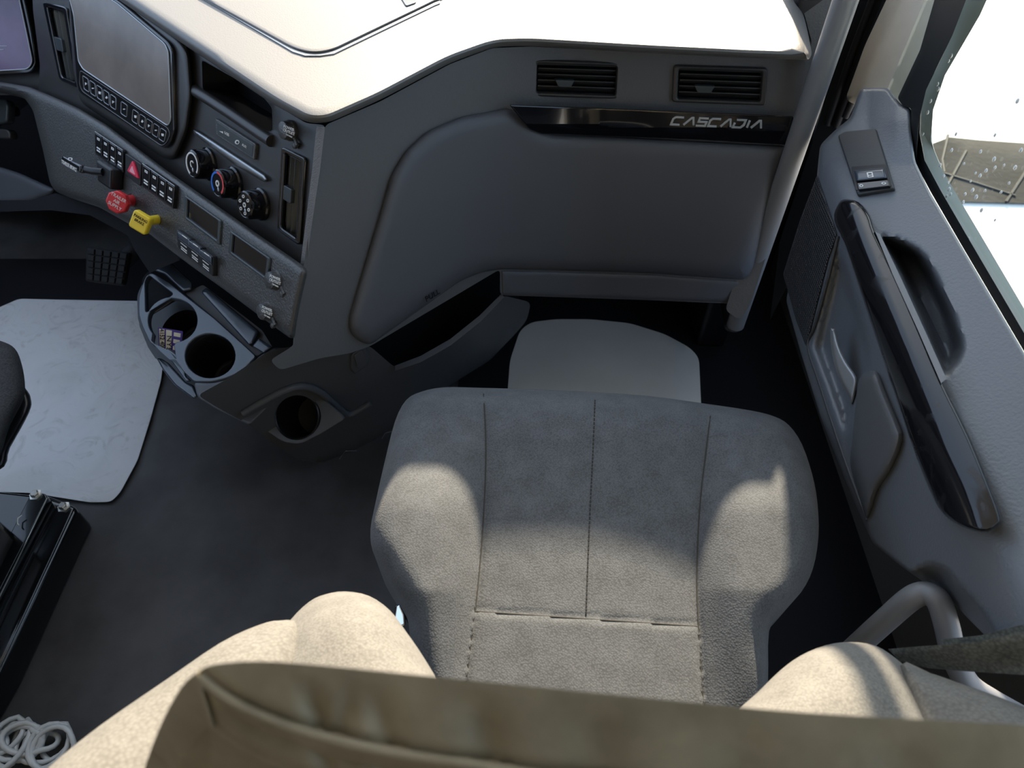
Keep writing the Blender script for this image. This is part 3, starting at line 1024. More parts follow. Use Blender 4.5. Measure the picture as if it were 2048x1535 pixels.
def brake_knob(name, base, face, Pn, matl, outline_r, sides, rot, lines, label, lmat):
    """collar on the panel, stem, and a flat knob at the stem's end"""
    b0 = SWITCH(*base)
    d0 = SWITCH.depth(*base)
    top = D(face[0], face[1], d0 - .045)
    ax = (top - b0).normalized()
    Pk = Plane(top, ax)
    kn = slab(name, [], Pk, matl, dash) if False else None
    r = outline_r * Pk.depth(*face) / F_PX
    ex = (Pk(face[0] + 10, face[1] + 6) - Pk(*face)).normalized(); ey = ax.cross(ex)
    cu = bpy.data.curves.new(name, 'CURVE'); cu.dimensions = '2D'; cu.fill_mode = 'BOTH'; cu.extrude = .0035; cu.bevel_depth = .0025; cu.bevel_resolution = 2; cu.offset = -.0025
    s = cu.splines.new('POLY')
    if sides == 8:
        pts = [(r * math.cos(2 * math.pi * (i + .5) / 8), r * math.sin(2 * math.pi * (i + .5) / 8)) for i in range(8)]
    else:
        pts = rr([(-r, -r), (r, -r), (r, r), (-r, r)], r * .35, 4)
        if True:
            pts = []
            for cx_, cy_, a0 in ((r * .72, r * .72, 0), (-r * .72, r * .72, 90), (-r * .72, -r * .72, 180), (r * .72, -r * .72, 270)):
                for k in range(5):
                    t = math.radians(a0 + 22.5 * k); pts.append((cx_ + r * .28 * math.cos(t), cy_ + r * .28 * math.sin(t)))
    s.points.add(len(pts) - 1)
    for i, (x, y) in enumerate(pts): s.points[i].co = (x, y, 0, 1)
    s.use_cyclic_u = True
    me = _curve_mesh(cu, to_matrix(top, ex, ey, ax)); shade(me, 35)
    kn = link(name, me, matl, dash, label=label)
    tube('stem', [b0 - ax * .005, top], r * .50, matl, kn, res=6)
    tube('collar', [b0 - ax * .006, b0 + ax * .003], r * .62, M['black'], kn, res=6)
    Pf = Plane(top + ax * .0062, ax)
    c = Pf.p0
    n = len(lines)
    for i, t in enumerate(lines):
        cu = bpy.data.curves.new('t', 'FONT'); cu.body = t; cu.extrude = .0003; cu.align_x = 'CENTER'; cu.size = r * .42
        me = _curve_mesh(cu, to_matrix(c + ey * (r * (.35 - .42 * i)), ex, ey, ax) @ Matrix.Diagonal((.9, 1, 1, 1)))
        link('legend', me, lmat, kn)
    return kn


brake_knob('brake_knob', (268, 400), (237, 404), KRED, M['red'], 23, 8, 0, ['TRAILER', 'AIR', 'SUPPLY'], 'red octagonal pull knob', M['white'])
brake_knob('brake_knob', (319, 438), (283, 444), KRED, M['yellow'], 19, 4, 0, ['PARKING', 'BRAKE'], 'yellow square pull knob', M['ink'])

# trailer brake lever
hb = slab('lever_housing', rr([(192, 318), (222, 338), (220, 380), (194, 362)], 4), SWITCH, M['black'], dash, off=.026, thick=.022, bevel=.004)
lv = tube('brake_lever', [SWITCH(206, 344, .026), SWITCH(185, 342, .036), SWITCH(160, 336, .044)], .0065, M['black'], dash)
Q = ((124, 310), (160, 330), (161, 347), (121, 322))
LEVP = Plane(SWITCH(142, 328, .046), _nB)
slab('lever_grip', rr(qrect(Q, 0, 0, 1, 1), 3), LEVP, M['piano'], lv, off=.004, thick=.014, bevel=.003)
text('legend', 'TRAILER BRAKE', (123, 326), (153, 344), LEVP, M['white'], lv, off=.0046, h=7)
slab('trailer_mark', ell(140, 318, 5, 3.5, 10), LEVP, M['white'], lv, off=.0046, thick=.0005, bevel=.0001, holes=[ell(140, 318, 2.8, 1.8, 10)])

# steering column shroud and stalk at the picture's edge
COLP = Plane(SWITCH(60, 360, -.10), (-.3, -.75, .6))
sheet('cluster_hood', [(-120, -160), (60, -120), (80, 20), (96, 120), (112, 200), (60, 190), (-120, 190)], Plane(CLUS(60, 100, -.03), CLUS.n), M['stack'], dash, step=30, thick=.01)
sheet('column_recess', [(-60, 170), (0, 178), (60, 190), (90, 260), (112, 385), (60, 408), (-60, 410)], Plane(SWITCH(60, 300, -.16), (-.3, -.8, .5)), M['void'], dash, step=30, thick=.01)
sheet('column_shroud', rr([(-60, 330), (0, 333), (40, 346), (110, 378), (104, 388), (60, 404), (0, 410), (-60, 410)], 10), COLP, M['lower'], dash, step=14, off=.01, rim=(14, .012), thick=.02)
stalk = slab('column_stalk', rr([(-20, 196), (10, 198), (16, 210), (14, 244), (4, 248), (-20, 246)], 5), COLP, M['bezel'], dash, off=.04, thick=.02, bevel=.004)
slab('stalk_tip', rr([(-20, 256), (14, 258), (20, 266), (20, 278), (-20, 276)], 4), COLP, M['stack'], stalk, off=.04, thick=.02, bevel=.003)
tube('stalk_arm', [COLP(8, 224, .03), COLP(32, 222, .0)], .012, M['black'], stalk)
sheet('knee_panel', [(-60, 400), (60, 400), (112, 386), (200, 416), (258, 448), (292, 466), (360, 520), (300, 545), (270, 500), (255, 470), (180, 430), (100, 420), (-60, 425)], Plane(SWITCH(250, 455, -.03), (-.45, -.5, .7)), M['void'], dash, step=22, thick=.01)

# ------------------------------------------------------------------ CUP HOLDER CONSOLE
PC = D(420, 711, 1.22)
CON = Plane(PC, (-.10, -.27, .957))
con = thing('cup_holder_console', 'blue-black glossy double cup holder tray below the switch panel', 'cup holder', (PC.x, PC.y, PC.z))
c2 = ell(420, 711, 50, 44)
c1 = [p for p in ell(345, 640, 49, 44, 40) if not (p[1] > 668 and p[0] < 352)]
_k = max(range(len(c1)), key=lambda i: math.dist(c1[i], c1[i - 1]))
c1 = c1[:_k] + [(347, 690), (352, 716), (340, 716), (322, 700), (303, 680)] + c1[_k:]
tri = rr([(291, 625), (290, 562), (297, 549), (347, 587)], 6)
plate = rr([(277, 594), (285, 566), (294, 548), (306, 545), (340, 566), (368, 588), (430, 636), (504, 703), (513, 712), (482, 744), (450, 757), (425, 763), (388, 763), (366, 742), (336, 702), (300, 686), (284, 652), (277, 629)], 7)
slab('tray_top', plate, CON, M['console'], con, off=.0, thick=.012, bevel=.002, holes=[c1, c2, tri])
for (x, y, rx) in ((345, 640, 49), (420, 711, 50)):
    r = rx * CON.depth(x, y) / F_PX
    w = lathe('cup_well', x, y, CON, ([(r - .0002, -.001), (r - .002, -.004)] if x > 400 else []) + [(r - .003, -.034), (r - .008, -.085), (r * .5, -.087), (0, -.087)], M['black'], con, seg=40)
    lathe('well_ring', x, y, CON, [(r * .70, -.0865), (r * .70, -.083), (r * .64, -.083), (r * .64, -.0865)], M['bezel'], w, seg=36)
slab('corner_pocket', rr([(286, 632), (284, 556), (298, 540), (356, 590)], 6), CON, M['void'], con, off=-.045, thick=.004)
sheet('tray_body', rr([(274, 590), (294, 548), (545, 692), (552, 704), (545, 722), (520, 752), (470, 786), (430, 806), (395, 794), (330, 740), (300, 700), (276, 640)], 10), Plane(PC - CON.n * .10, CON.n), M['black'], con, step=24, thick=.02)
sheet('tray_side', rr([(388, 764), (425, 765), (455, 758), (488, 744), (516, 714), (548, 694), (570, 720), (560, 790), (500, 850), (430, 816), (395, 794)], 8), Plane.three(CON(388, 764), CON(540, 705), LOWER(480, 840)), M['lower'], con, step=14, thick=.01, rim=(6, .004))
sheet('tray_front_lip', rr([(313, 716), (322, 716), (338, 726), (372, 764), (388, 770), (396, 794), (388, 798), (350, 770), (326, 740)], 5), Plane(PC - CON.n * .028, CON.n), M['console'], con, step=6, rim=(5, .004), thick=.012)
sheet('tray_left_wall', rr([(276, 596), (281, 596), (284, 640), (300, 684), (320, 714), (312, 718), (296, 694), (279, 652)], 3), Plane(PC - CON.n * .012, CON.n), M['black'], con, step=6, thick=.03)
sheet('divider_arm', rr([(332, 694), (345, 700), (372, 722), (372, 752), (384, 762), (372, 764), (352, 736), (334, 712)], 4), Plane(PC - CON.n * .006, CON.n), M['console'], con, step=6, rim=(5, .005), thick=.012)
sheet('back_channel', rr([(370, 586), (406, 569), (524, 660), (545, 694), (513, 712), (440, 645)], 5), Plane(PC - CON.n * .014, CON.n), M['lower'], con, step=14, thick=.01)
sheet('channel_flap', rr([(402, 584), (412, 574), (518, 662), (506, 688), (498, 690)], 6), Plane(PC - CON.n * .004, CON.n), M['console'], con, step=10, rim=(6, .004), thick=.006)
sheet('channel_stop', rr([(505, 692), (518, 676), (544, 694), (528, 706)], 3), Plane(PC + CON.n * .004, CON.n), M['console'], con, step=6, rim=(4, .003), thick=.012)
sheet('back_ledge', rr([(318, 520), (330, 514), (386, 566), (384, 580), (366, 584), (330, 548), (306, 540), (296, 520)], 5), Plane(PC - CON.n * .006, CON.n), M['console'], con, step=10, rim=(6, .004), thick=.02)

# card standing in the first cup
CARD = Plane(CON(343, 682, -.022), (-.05, -.70, .70))
cq = ((316, 654), (366, 662), (360, 712), (318, 700))
card = thing('card', 'purple-edged printed card lying in the cup holder nearest the driver', 'card', CARD(340, 680))
slab('card_sheet', rr(qrect(cq, 0, 0, 1, 1), 2), CARD, M['purple'], card, off=0, thick=.0012, bevel=.0002)
for (u0, u1) in ((.04, .26), (.32, .56)):
    slab('label_field', qrect(cq, u0, .05, u1, .95), CARD, M['card'], card, off=.0006, thick=.0005, bevel=.0001)
for v0 in (.1, .38, .66):
    slab('printed_line', qrect(cq, .64, v0, .92, v0 + .16), CARD, M['card'], card, off=.0006, thick=.0005, bevel=.0001)
text('lettering', '4152 400', quad(*cq, .07, .06), quad(*cq, .07, .94), CARD, M['ink'], card, off=.001, h=9)
text('lettering', 'NYS', quad(*cq, .37, .30), quad(*cq, .37, .92), CARD, M['ink'], card, off=.001, h=9)

# ------------------------------------------------------------------ PAPER MATS, PEDAL
m1 = sheet('paper_floor_mat', rr([(-120, 700), (-60, 640), (38, 597), (120, 599), (300, 602), (330, 690), (322, 760), (300, 840), (275, 920), (240, 985), (222, 1003), (180, 1004), (60, 985), (-120, 980)], 10), FLOOR, M['paper'], None, step=14, off=.008, thick=.003,
           bump=lambda V, d: .0018 * np.sin(V[:, 0] / 37 + V[:, 1] / 23) * np.sin(V[:, 1] / 31))
tag(m1, "scuffed white paper floor mat below the pedal on the driver's side", 'floor mat', 'paper floor mats')
m2 = sheet('paper_floor_mat', rr([(1040, 660), (1062, 644), (1110, 638), (1180, 638), (1260, 646), (1330, 668), (1380, 695), (1398, 715), (1404, 850), (1010, 850), (1020, 720)], 14), FLOOR, M['paper'], None, step=16, off=.004, thick=.003)
m2.data.materials[0] = M['paperclean']
tag(m2, 'clean pale paper floor mat in front of the grey passenger seat', 'floor mat', 'paper floor mats')

ped = thing('brake_pedal', 'black ribbed rubber pedal under the switch panel', 'pedal', D(212, 535, 1.62))
PED = Plane(D(212, 535, 1.60), (-.1, -.75, .66))
pq = ((172, 494), (258, 506), (246, 572), (170, 562))
slab('pedal_plate', rr(qrect(pq, 0, 0, 1, 1), 6), PED, M['rubber'], ped, off=0, thick=.014, bevel=.003)
pads = []
for i in range(5):
    for j in range(5):
        pads.append(slab('p', rr(qrect(pq, .03 + i * .19, .03 + j * .19, .03 + i * .19 + .165, .03 + j * .19 + .165), 2), PED, M['rubber'], ped, off=.005, thick=.006, bevel=.0015))
join(pads, 'tread_blocks')
tube('pedal_arm', [D(235, 530, 1.63), D(275, 490, 1.62), D(270, 440, 1.58), D(262, 400, 1.56)], .02, M['rubber'], ped, smooth=5)

# ------------------------------------------------------------------ GRAB BAR
gx, gy = .432, .980
def barpt(py):
    r_ = ray(1024, py); d = gy / r_.y
    return Vector((gx, gy, (CAM + r_ * d).z))
bz = barpt(650).z
gb = thing('grab_bar', 'long grey grab bar running down beside the dashboard and door', 'grab bar', (gx, gy, bz))
tube('bar', [Vector((gx + .055, gy + .02, 1.85)), Vector((gx + .03, gy + .01, 1.55)), Vector((gx + .006, gy, 1.25)), Vector((gx, gy, 1.1)), Vector((gx, gy, .6)), Vector((gx, gy, bz + .04)), Vector((gx, gy, bz))], .0165, M['grab'], gb, res=8, smooth=6)
tube('bar_foot', [Vector((gx, gy, bz)), Vector((gx + .005, gy + .03, bz - .03)), Vector((gx + .02, gy + .12, bz - .06))], .014, M['black'], gb, res=6)

# ------------------------------------------------------------------ PILLAR at the right of the dashboard
PIL = Plane(D(1640, 120, 1.12), (-.35, -.75, .4))
pl = sheet('trim_1', rr([(1590, -40), (1690, -40), (1720, -40), (1690, 60), (1640, 220), (1570, 400), (1500, 610), (1480, 640), (1450, 620), (1560, 300), (1600, 120), (1625, 90), (1604, 10)], 12), PIL, M['trim'], None, step=20, thick=.02)
tag(pl, 'dark grey windscreen pillar trim behind the grey grab bar', 'pillar trim', kind='structure')
box('bar_sun_block', (.43, 1.14, .0), (.495, 1.45, .825), M['black'], None, .01, kind='structure', label='black box added beside the dashboard to shade the grab bar', category='pillar trim')  # added box behind the pillar trim, keeps the sun off the grab bar
box('switch_sun_block', (.55, 1.40, 0), (.66, 1.62, 1.05), M['black'], None, .01, kind='structure', label='unseen black box added ahead of the passenger door to shade its switches', category='sun blocker')  # unseen block added to stop sun reaching the door switch pad
ap = tube('trim_4', [Vector((.60, 1.20, .86)), Vector((.585, 1.10, 1.40)), Vector((.57, .98, 1.93))], .10, M['trim'], None, kind='structure', label='windscreen pillar above the door corner', category='pillar')
box('footwell_shade', (-.12, .62, .0005), (.72, 1.45, .0025), M['void'], kind='structure', label='black sheet painting the footwell shade in front of the passenger seat', category='carpet')  # flat black sheet paints the shade under the dash
box('pedal_shade', (-1.62, 1.14, .0005), (-.30, 1.45, .0025), M['void'], kind='structure', label='black sheet painting the footwell shade around the pedals', category='carpet')  # darkness round the pedals, laid on the floor as black colour
box('step_shade', (.385, -.4, .0005), (.72, .62, .0025), M['void'], kind='structure', label='black sheet painting the step well shade between the passenger seat and the door', category='carpet')  # shade of the step well painted as a thin black sheet
SEALP = Plane(D(1740, 150, 1.22), (-.75, -.6, .2))
sl = thing('trim_2', 'black ribbed rubber door seal up the pillar beside the grab bar', 'door seal', D(1700, 180, 1.2), kind='structure')
sheet('seal_body', [(1700, -40), (1860, -40), (1800, 70), (1720, 190), (1690, 270), (1640, 380), (1580, 560), (1540, 640), (1560, 480), (1620, 300), (1660, 160)], SEALP, M['seal'], sl, step=22, thick=.015)
for k, (a, b) in enumerate((((1760, -40), (1655, 250)), ((1790, -40), (1672, 255)), ((1822, -40), (1690, 235)))):
    tube('seal_lip', [SEALP(*a, .004), SEALP((a[0] + b[0]) / 2 - 3, (a[1] + b[1]) / 2, .006), SEALP(*b, .004)], .006, M['rubber'], sl)

# ------------------------------------------------------------------ PASSENGER DOOR
door = thing('door', 'dark grey passenger door with gloss black pull handle and window', 'door', pt(.5, .55, -1.2), kind='thing')
door_out = [(1668, 262), (1700, 236), (1716, 190), (1724, 176), (1776, 175), (1790, 196), (1806, 212), (1822, 215), (1822, 260), (1830, 322), (1860, 384), (1920, 486), (2000, 622), (2060, 724), (2240, 1030), (2440, 1370), (2440, 1640), (2200, 1470), (2048, 1320), (1990, 1290), (1900, 1200), (1800, 1130), (1745, 1086), (1690, 960), (1640, 830), (1600, 700), (1572, 600), (1600, 480), (1632, 370), (1640, 290)]
pocket = rr([(1752, 466), (1800, 476), (1845, 500), (1872, 540), (1912, 626), (1932, 690), (1926, 718), (1888, 760), (1842, 655), (1795, 552)], 18)
bowl = rr([(1676, 478), (1700, 540), (1745, 690), (1748, 742), (1716, 800), (1706, 850), (1690, 880), (1640, 740), (1622, 694), (1652, 570)], 14)
foot = rr([(1800, 1160), (1850, 1125), (1890, 1130), (1960, 1210), (2010, 1290), (1960, 1330), (1800, 1260)], 20)


def door_bump(V, d):
    o = np.zeros(len(V))
    i = inside(V, pocket); dd = seg_dist(V, pocket)
    o -= np.where(i, .075 * (np.clip(dd / 26, 0, 1) ** 2 * (3 - 2 * np.clip(dd / 26, 0, 1))), 0)
    i = inside(V, bowl); dd = seg_dist(V, bowl)
    o -= np.where(i, .014 * (np.clip(dd / 24, 0, 1) ** 2 * (3 - 2 * np.clip(dd / 24, 0, 1))), 0)
    i = inside(V, foot); dd = seg_dist(V, foot)
    o -= np.where(i, .035 * np.clip(dd / 30, 0, 1), 0)
    g = seg_dist(V, [(1616, 690), (1640, 770), (1690, 920), (1738, 1042)], closed=False)
    o += .0025 * np.exp(-(g / 10) ** 2)
    # raised corner towards the mirror
    cx = np.clip((330 - V[:, 1]) / 90, 0, 1) * np.clip((V[:, 0] - 1735) / 60, 0, 1)
    return o + .010 * cx


dp = sheet('door_panel', rr(door_out, 10), DOOR, M['door'], door, step=7, bump=door_bump, thick=.03, rim=(8, .006), ang=70)
sheet('speaker_grille', rr([(1634, 350), (1674, 468), (1656, 520), (1612, 694), (1592, 640), (1566, 548), (1600, 440)], 5), DOOR, M['grille'], door, step=10, off=.003, thick=.006, rim=(4, .002))
tube('groove_edge', [DOOR(x, y, .002) for x, y in spline([(1676, 472), (1655, 560), (1630, 650), (1616, 692), (1640, 770), (1690, 920), (1735, 1040)], 4)], .0022, M['doorlow'], door)
pull_out = spline([(1688, 398), (1718, 404), (1740, 430), (1752, 465), (1785, 532), (1838, 650), (1886, 762), (1940, 872), (1984, 980), (2003, 1034), (1998, 1050), (1975, 1064), (1935, 1057), (1895, 1035), (1868, 1000), (1838, 930), (1800, 820), (1760, 700), (1720, 580), (1690, 490), (1668, 440), (1674, 412)], 3, True)


PHP = Blend(Plane(DOOR(1780, 600), (-.50, 0, .86)), Plane(DOOR(1770, 610), (-.97, .05, .22)), .02, convex=True)
rib_line = spline([(1708, 404), (1740, 490), (1790, 620), (1840, 750), (1890, 880), (1935, 980), (1962, 1066)], 5)


def pull_bump(V, d):
    c = np.array(rib_line)
    side = V[:, 0] - np.interp(V[:, 1], c[:, 1], c[:, 0])
    r = np.clip(side / 60, 0, 1); l = np.clip(-side / 80, 0, 1)
    return -.006 * r - .022 * l ** 1.6


ph = sheet('pull_handle', pull_out, DOOR, M['pull'], door, step=6, off=.026, rim=(7, .012), bump=pull_bump, thick=.02)
sheet('silver_inlay', [(1750, 462), (1760, 468), (1804, 560), (1853, 668), (1893, 757), (1882, 766), (1836, 660), (1786, 550)], DOOR, M['grab'], ph, step=6, off=.024, thick=.008)
# opening lever in its bowl
LVP = Plane(DOOR(1690, 740, .004), (-.9, -.35, .25))
lev = sheet('door_lever', spline([(1660, 660), (1666, 657), (1671, 661), (1680, 694), (1694, 724), (1713, 754), (1712, 778), (1704, 808), (1696, 790), (1676, 752), (1664, 708)], 3, True), LVP, M['lever'], door, step=4, off=.008, rim=(6, .006), thick=.008)
flap_out = spline([(1712, 800), (1716, 765), (1728, 746), (1744, 740), (1758, 748), (1775, 790), (1800, 850), (1806, 872), (1798, 905), (1778, 946), (1756, 980), (1734, 1040), (1715, 985), (1700, 930), (1704, 880)], 4, True)
sheet('storage_flap', flap_out, DOOR, M['flap'], door, step=8, off=.012, rim=(22, .014), thick=.012)
# window switch pad
sp_ = slab('switch_pad', rr([(1675, 270), (1690, 262), (1752, 256), (1789, 376), (1714, 389)], 5), TOPD, M['doorlow'], door, off=.0055, thick=.010, bevel=.002)
sq = ((1704, 335), (1770, 330), (1782, 372), (1712, 380))
slab('switch_well', rr(qrect(sq, -.02, -.05, 1.02, 1.0), 3), TOPD, M['black'], sp_, off=.0062, thick=.002, bevel=.0003)
sheet('window_switch', rr(qrect(sq, .04, .12, .96, .64), 4), TOPD, M['console'], sp_, step=5, off=.012, rim=(6, .005), thick=.008)
slab('lock_switch', rr(qrect(sq, .06, .68, .97, .98), 2), TOPD, M['piano'], sp_, off=.010, thick=.006, bevel=.001)
slab('window_mark', rr(qrect(sq, .40, .26, .58, .50), 1.5), TOPD, M['white'], sp_, off=.0128, thick=.0006, bevel=.0001, holes=[qrect(sq, .44, .31, .54, .38), qrect(sq, .44, .42, .54, .46)])
slab('lock_mark', ell(*quad(*sq, .17, .83), 4, 3, 12), TOPD, M['white'], sp_, off=.0105, thick=.0006, bevel=.0001, holes=[ell(*quad(*sq, .17, .83), 2, 1.4, 12)])
slab('unlock_mark', ell(*quad(*sq, .82, .83), 5, 2.4, 12), TOPD, M['white'], sp_, off=.0105, thick=.0006, bevel=.0001, holes=[ell(*quad(*sq, .82, .83), 2.5, 1.2, 12)])

# window: seals, outer sill, pane
WIN = Plane(pt(.545, .5, -.5), (-1, 0, 0.0))
belt = [(1826, 216), (1824, 270), (1834, 324), (1866, 384), (1924, 484), (2004, 620), (2064, 722), (2240, 1022), (2440, 1362)]
def band(pts, w0, w1):
    a = [(x + w0, y - w0 * .25) for x, y in pts]; b = [(x + w1, y - w1 * .25) for x, y in pts]
    return a + b[::-1]
sheet('window_seal', band(belt, -4, 15), WIN, M['seal'], door, step=10, thick=.01)
SILL = Plane(pt(.60, .5, -.56), (-.75, 0, .66))
sheet('outer_sill', band([(1850, 150), (1836, 240), (1840, 296), (1858, 340), (1884, 386), (1940, 480), (2018, 612), (2080, 716), (2250, 1008), (2450, 1352)], -2, 24), Plane(pt(.575, .5, -.56), (-.45, 0, .9)), M['sill'], door, step=12, thick=.012)
sheet('window_channel', rr([(1886, -60), (1955, -60), (1905, 70), (1852, 180), (1838, 240), (1832, 320), (1822, 260), (1822, 216), (1806, 212), (1795, 196), (1840, 100)], 5), WIN, M['seal'], door, step=14, off=.012, thick=.02)
sheet('outer_frame', [(1946, -60), (2000, -60), (1960, 30), (1890, 150), (1866, 220), (1862, 280), (1880, 340), (1850, 300), (1838, 240), (1852, 180), (1905, 70)], Plane(pt(.575, .5, -.5), (-1, 0, 0)), M['sill'], door, step=14, thick=.012)
gl_ = box('window_pane', (.556, -.3, CAM_Z - .60), (.560, 1.02, CAM_Z + .5), M['glass'], door)
# rain on the pane
dr = []
PANE = Plane(pt(.5555, .5, -.5), (-1, 0, 0))
spots = [(1896, 365), (1912, 268), (1990, 335), (1972, 341), (1960, 351), (1951, 346), (1941, 362), (1945, 380), (1970, 381), (2002, 384), (1952, 394), (1930, 388), (1898, 378), (1901, 388), (1926, 404), (2018, 366), (2042, 300), (1988, 318), (1961, 303), (2030, 335), (1903, 300), (1928, 327), (1880, 330), (1887, 352), (1893, 392), (2008, 330), (1902, 112), (1897, 122), (1875, 168), (1876, 178), (1861, 202), (1855, 225), (1846, 268), (1844, 304), (1990, 270), (2035, 202), (1963, 420), (1990, 440), (2024, 656), (2030, 662), (1936, 478)]
random.seed(3)
for (x, y) in spots:
    bm = bmesh.new(); bmesh.ops.create_uvsphere(bm, u_segments=8, v_segments=5, radius=.0014 + random.random() * .0012)
    bmesh.ops.transform(bm, matrix=Matrix.Translation(PANE(x, y)) @ Matrix.Diagonal((.5, 1, 1.3, 1)), verts=bm.verts)
    me = bpy.data.meshes.new('raindrop'); bm.to_mesh(me); bm.free(); shade(me)
    dr.append(link('raindrop', me, M['drop'], gl_))
# quarter opening ahead of the window: pale mirror housing beyond
MIR = Plane(pt(.68, 1.0, -.4), (-.8, -.5, .2))
mi = thing('mirror_housing', 'pale cream panel outside, seen between door seal and window channel', 'mirror housing', MIR(1790, 90))
sheet('housing_shell', rr([(1815, -90), (1960, -90), (1880, 80), (1830, 240), (1760, 230), (1690, 200), (1730, 90)], 14), MIR, M['cream'], mi, step=16, rim=(30, .03), thick=.05)
tube('housing_bracket', [MIR(1780, 200, -.04), Vector((.80, 1.3, .9)), Vector((.82, 1.5, .3))], .03, M['black'], mi)
# shadow band on the ground outside, painted as a dark sheet
shadow_band = thing('painted_shadow', 'dark grey painted shadow band with cracks across the bright ground outside', 'painted_shadow', (2.6, 3.5, -1.05), kind='structure')
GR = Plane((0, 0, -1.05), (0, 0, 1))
sheet('shadow_sheet', [(1862, 288), (1900, 274), (1960, 280), (2048, 286), (2600, 322), (4200, 420), (4200, 560), (2600, 430), (2048, 406), (1890, 402), (1868, 380)], GR, M['ground_shadow'], shadow_band, step=30, off=.012, thick=.011)
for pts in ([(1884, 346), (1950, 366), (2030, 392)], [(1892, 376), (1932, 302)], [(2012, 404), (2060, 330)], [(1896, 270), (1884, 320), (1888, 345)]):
    tube('crack', [GR(x, y, .012) for x, y in pts], .008, M['seal'], shadow_band, res=1)

# ------------------------------------------------------------------ PASSENGER SEAT
seat = thing('seat', 'grey woven fabric passenger seat with side bolsters, partly in sunlight', 'seat', pt(.09, .35, -1.25))
cush = [(842, 783), (812, 800), (790, 842), (770, 920), (752, 1000), (741, 1058), (745, 1100), (766, 1142), (795, 1190), (814, 1232), (822, 1290), (832, 1360), (860, 1460), (900, 1520), (1500, 1530), (1525, 1440), (1536, 1360), (1538, 1262), (1562, 1226), (1602, 1184), (1626, 1136), (1637, 1072), (1635, 1005), (1625, 950), (1604, 888), (1578, 850), (1548, 832), (1500, 820), (1420, 808), (1300, 792), (1190, 784), (1060, 778), (960, 775), (888, 774)]
cush = spline(cush, 3, True)
seamL = spline([(966, 770), (972, 900), (966, 1050), (955, 1180), (942, 1290), (930, 1400), (920, 1540)], 5)
seamR = spline([(1425, 800), (1412, 900), (1399, 1020), (1394, 1150), (1398, 1270), (1408, 1420), (1420, 1540)], 5)
seamX = [(950, 1222), (1396, 1252)]


def xat(curve, y):
    c = np.array(curve)
    return np.interp(y, c[:, 1], c[:, 0])


def cush_bump(V, d):
    x, y = V[:, 0], V[:, 1]
    xl, xr = xat(seamL, y), xat(seamR, y)
    o = np.zeros(len(V))
    hy = np.clip((y - 800) / 230, 0, 1); hy = hy * hy * (3 - 2 * hy)
    fall = np.clip((1600 - y) / 420, 0.3, 1)
    for s, g in ((np.clip((xl - x) / 110, 0, 1), 1), (np.clip((x - xr) / 110, 0, 1), 1)):
        o += .036 * np.sin(s * math.pi / 2) * hy * fall
    mid = (x > xl) & (x < xr)
    u = np.clip((x - xl) / (xr - xl), 0, 1)
    o += np.where(mid, .006 * np.sin(u * math.pi), 0)
    o -= .018 * np.clip((900 - y) / 130, 0, 1) ** 2          # waterfall front
    o -= .0022 * np.exp(-(np.minimum(abs(x - xl), abs(x - xr)) / 7) ** 2)
    sx = seg_dist(V, seamX, False)
    o -= .0012 * np.exp(-(sx / 7) ** 2)
    # lower rear section steps up a little behind the cross seam
    o += np.where(mid & (y > 1222 + (x - 950) * 30 / 446), .002, 0)
    return o


cu_ = sheet('seat_cushion', cush, SEATP, M['seat'], seat, step=7, rim=(46, .055), bump=cush_bump, thick=.085, ang=70, back_dir=(0, .05, -1))


def seatpt(px, py, lift=.0):
    V = np.array([(px, py)])
    t = min(1, float(seg_dist(V, cush)[0]) / 46)
    return SEATP(px, py, float(cush_bump(V, np.array([99.]))[0]) - .055 * (1 - math.sqrt(max(0, 1 - (1 - t) ** 2))) + lift)


for nm, cv in (('seam', [p for p in seamL if 780 < p[1] < 1500]), ('seam', [p for p in seamR if 815 < p[1] < 1500]), ('seam', densify(seamX + seamX[::-1], 8)[:57])):
    tube(nm, [seatpt(x, y, .0012) for x, y in cv], .0008, M['seam'], cu_, res=1)
st = []
cc = spline([(1190, 800), (1186, 900), (1181, 1000), (1176, 1120), (1172, 1232)], 14)
for i in range(0, len(cc) - 1, 1):
    a, b = cc[i], cc[i + 1]
    m_ = (a[0] + (b[0] - a[0]) * .6, a[1] + (b[1] - a[1]) * .6)
    st.append(tube('s', [seatpt(*a, .0002), seatpt(*m_, .0002)], .0009, M['seam'], cu_, res=0))
join(st, 'stitching')
block('seat_base', pt(.09, .40, -1.05), (1, 0, 0), (0, 1, 0), (0, 0, 1), (.36, .34, .40), M['blackmetal'], seat, .01)

# backrest seen over its top: side bolsters, ribbed side, vinyl back
BL = Plane(D(700, 1290, .57), (-.12, .30, .95))
blo = spline([(528, 1330), (555, 1282), (582, 1238), (618, 1203), (650, 1188), (690, 1182), (738, 1191), (780, 1220), (812, 1262), (845, 1310), (880, 1370), (900, 1430), (870, 1500), (700, 1530), (560, 1480), (520, 1400)], 3, True)
sheet('side_bolster', blo, BL, M['bolster'], seat, step=9, rim=(100, .06), thick=.04, off=.02)
BR = Plane(D(1700, 1370, .56), (.10, .30, .95))
bro = spline([(1465, 1430), (1515, 1384), (1558, 1342), (1600, 1311), (1650, 1290), (1700, 1283), (1750, 1290), (1792, 1316), (1832, 1352), (1872, 1394), (1912, 1446), (1940, 1500), (1960, 1580), (1700, 1620), (1470, 1560), (1440, 1480)], 3, True)
sheet('side_bolster', bro, BR, M['bolster'], seat, step=9, rim=(110, .06), thick=.04, off=.02)
SDL = Plane.three(D(560, 1240, .575), D(100, 1535, .43), D(420, 1500, .47))
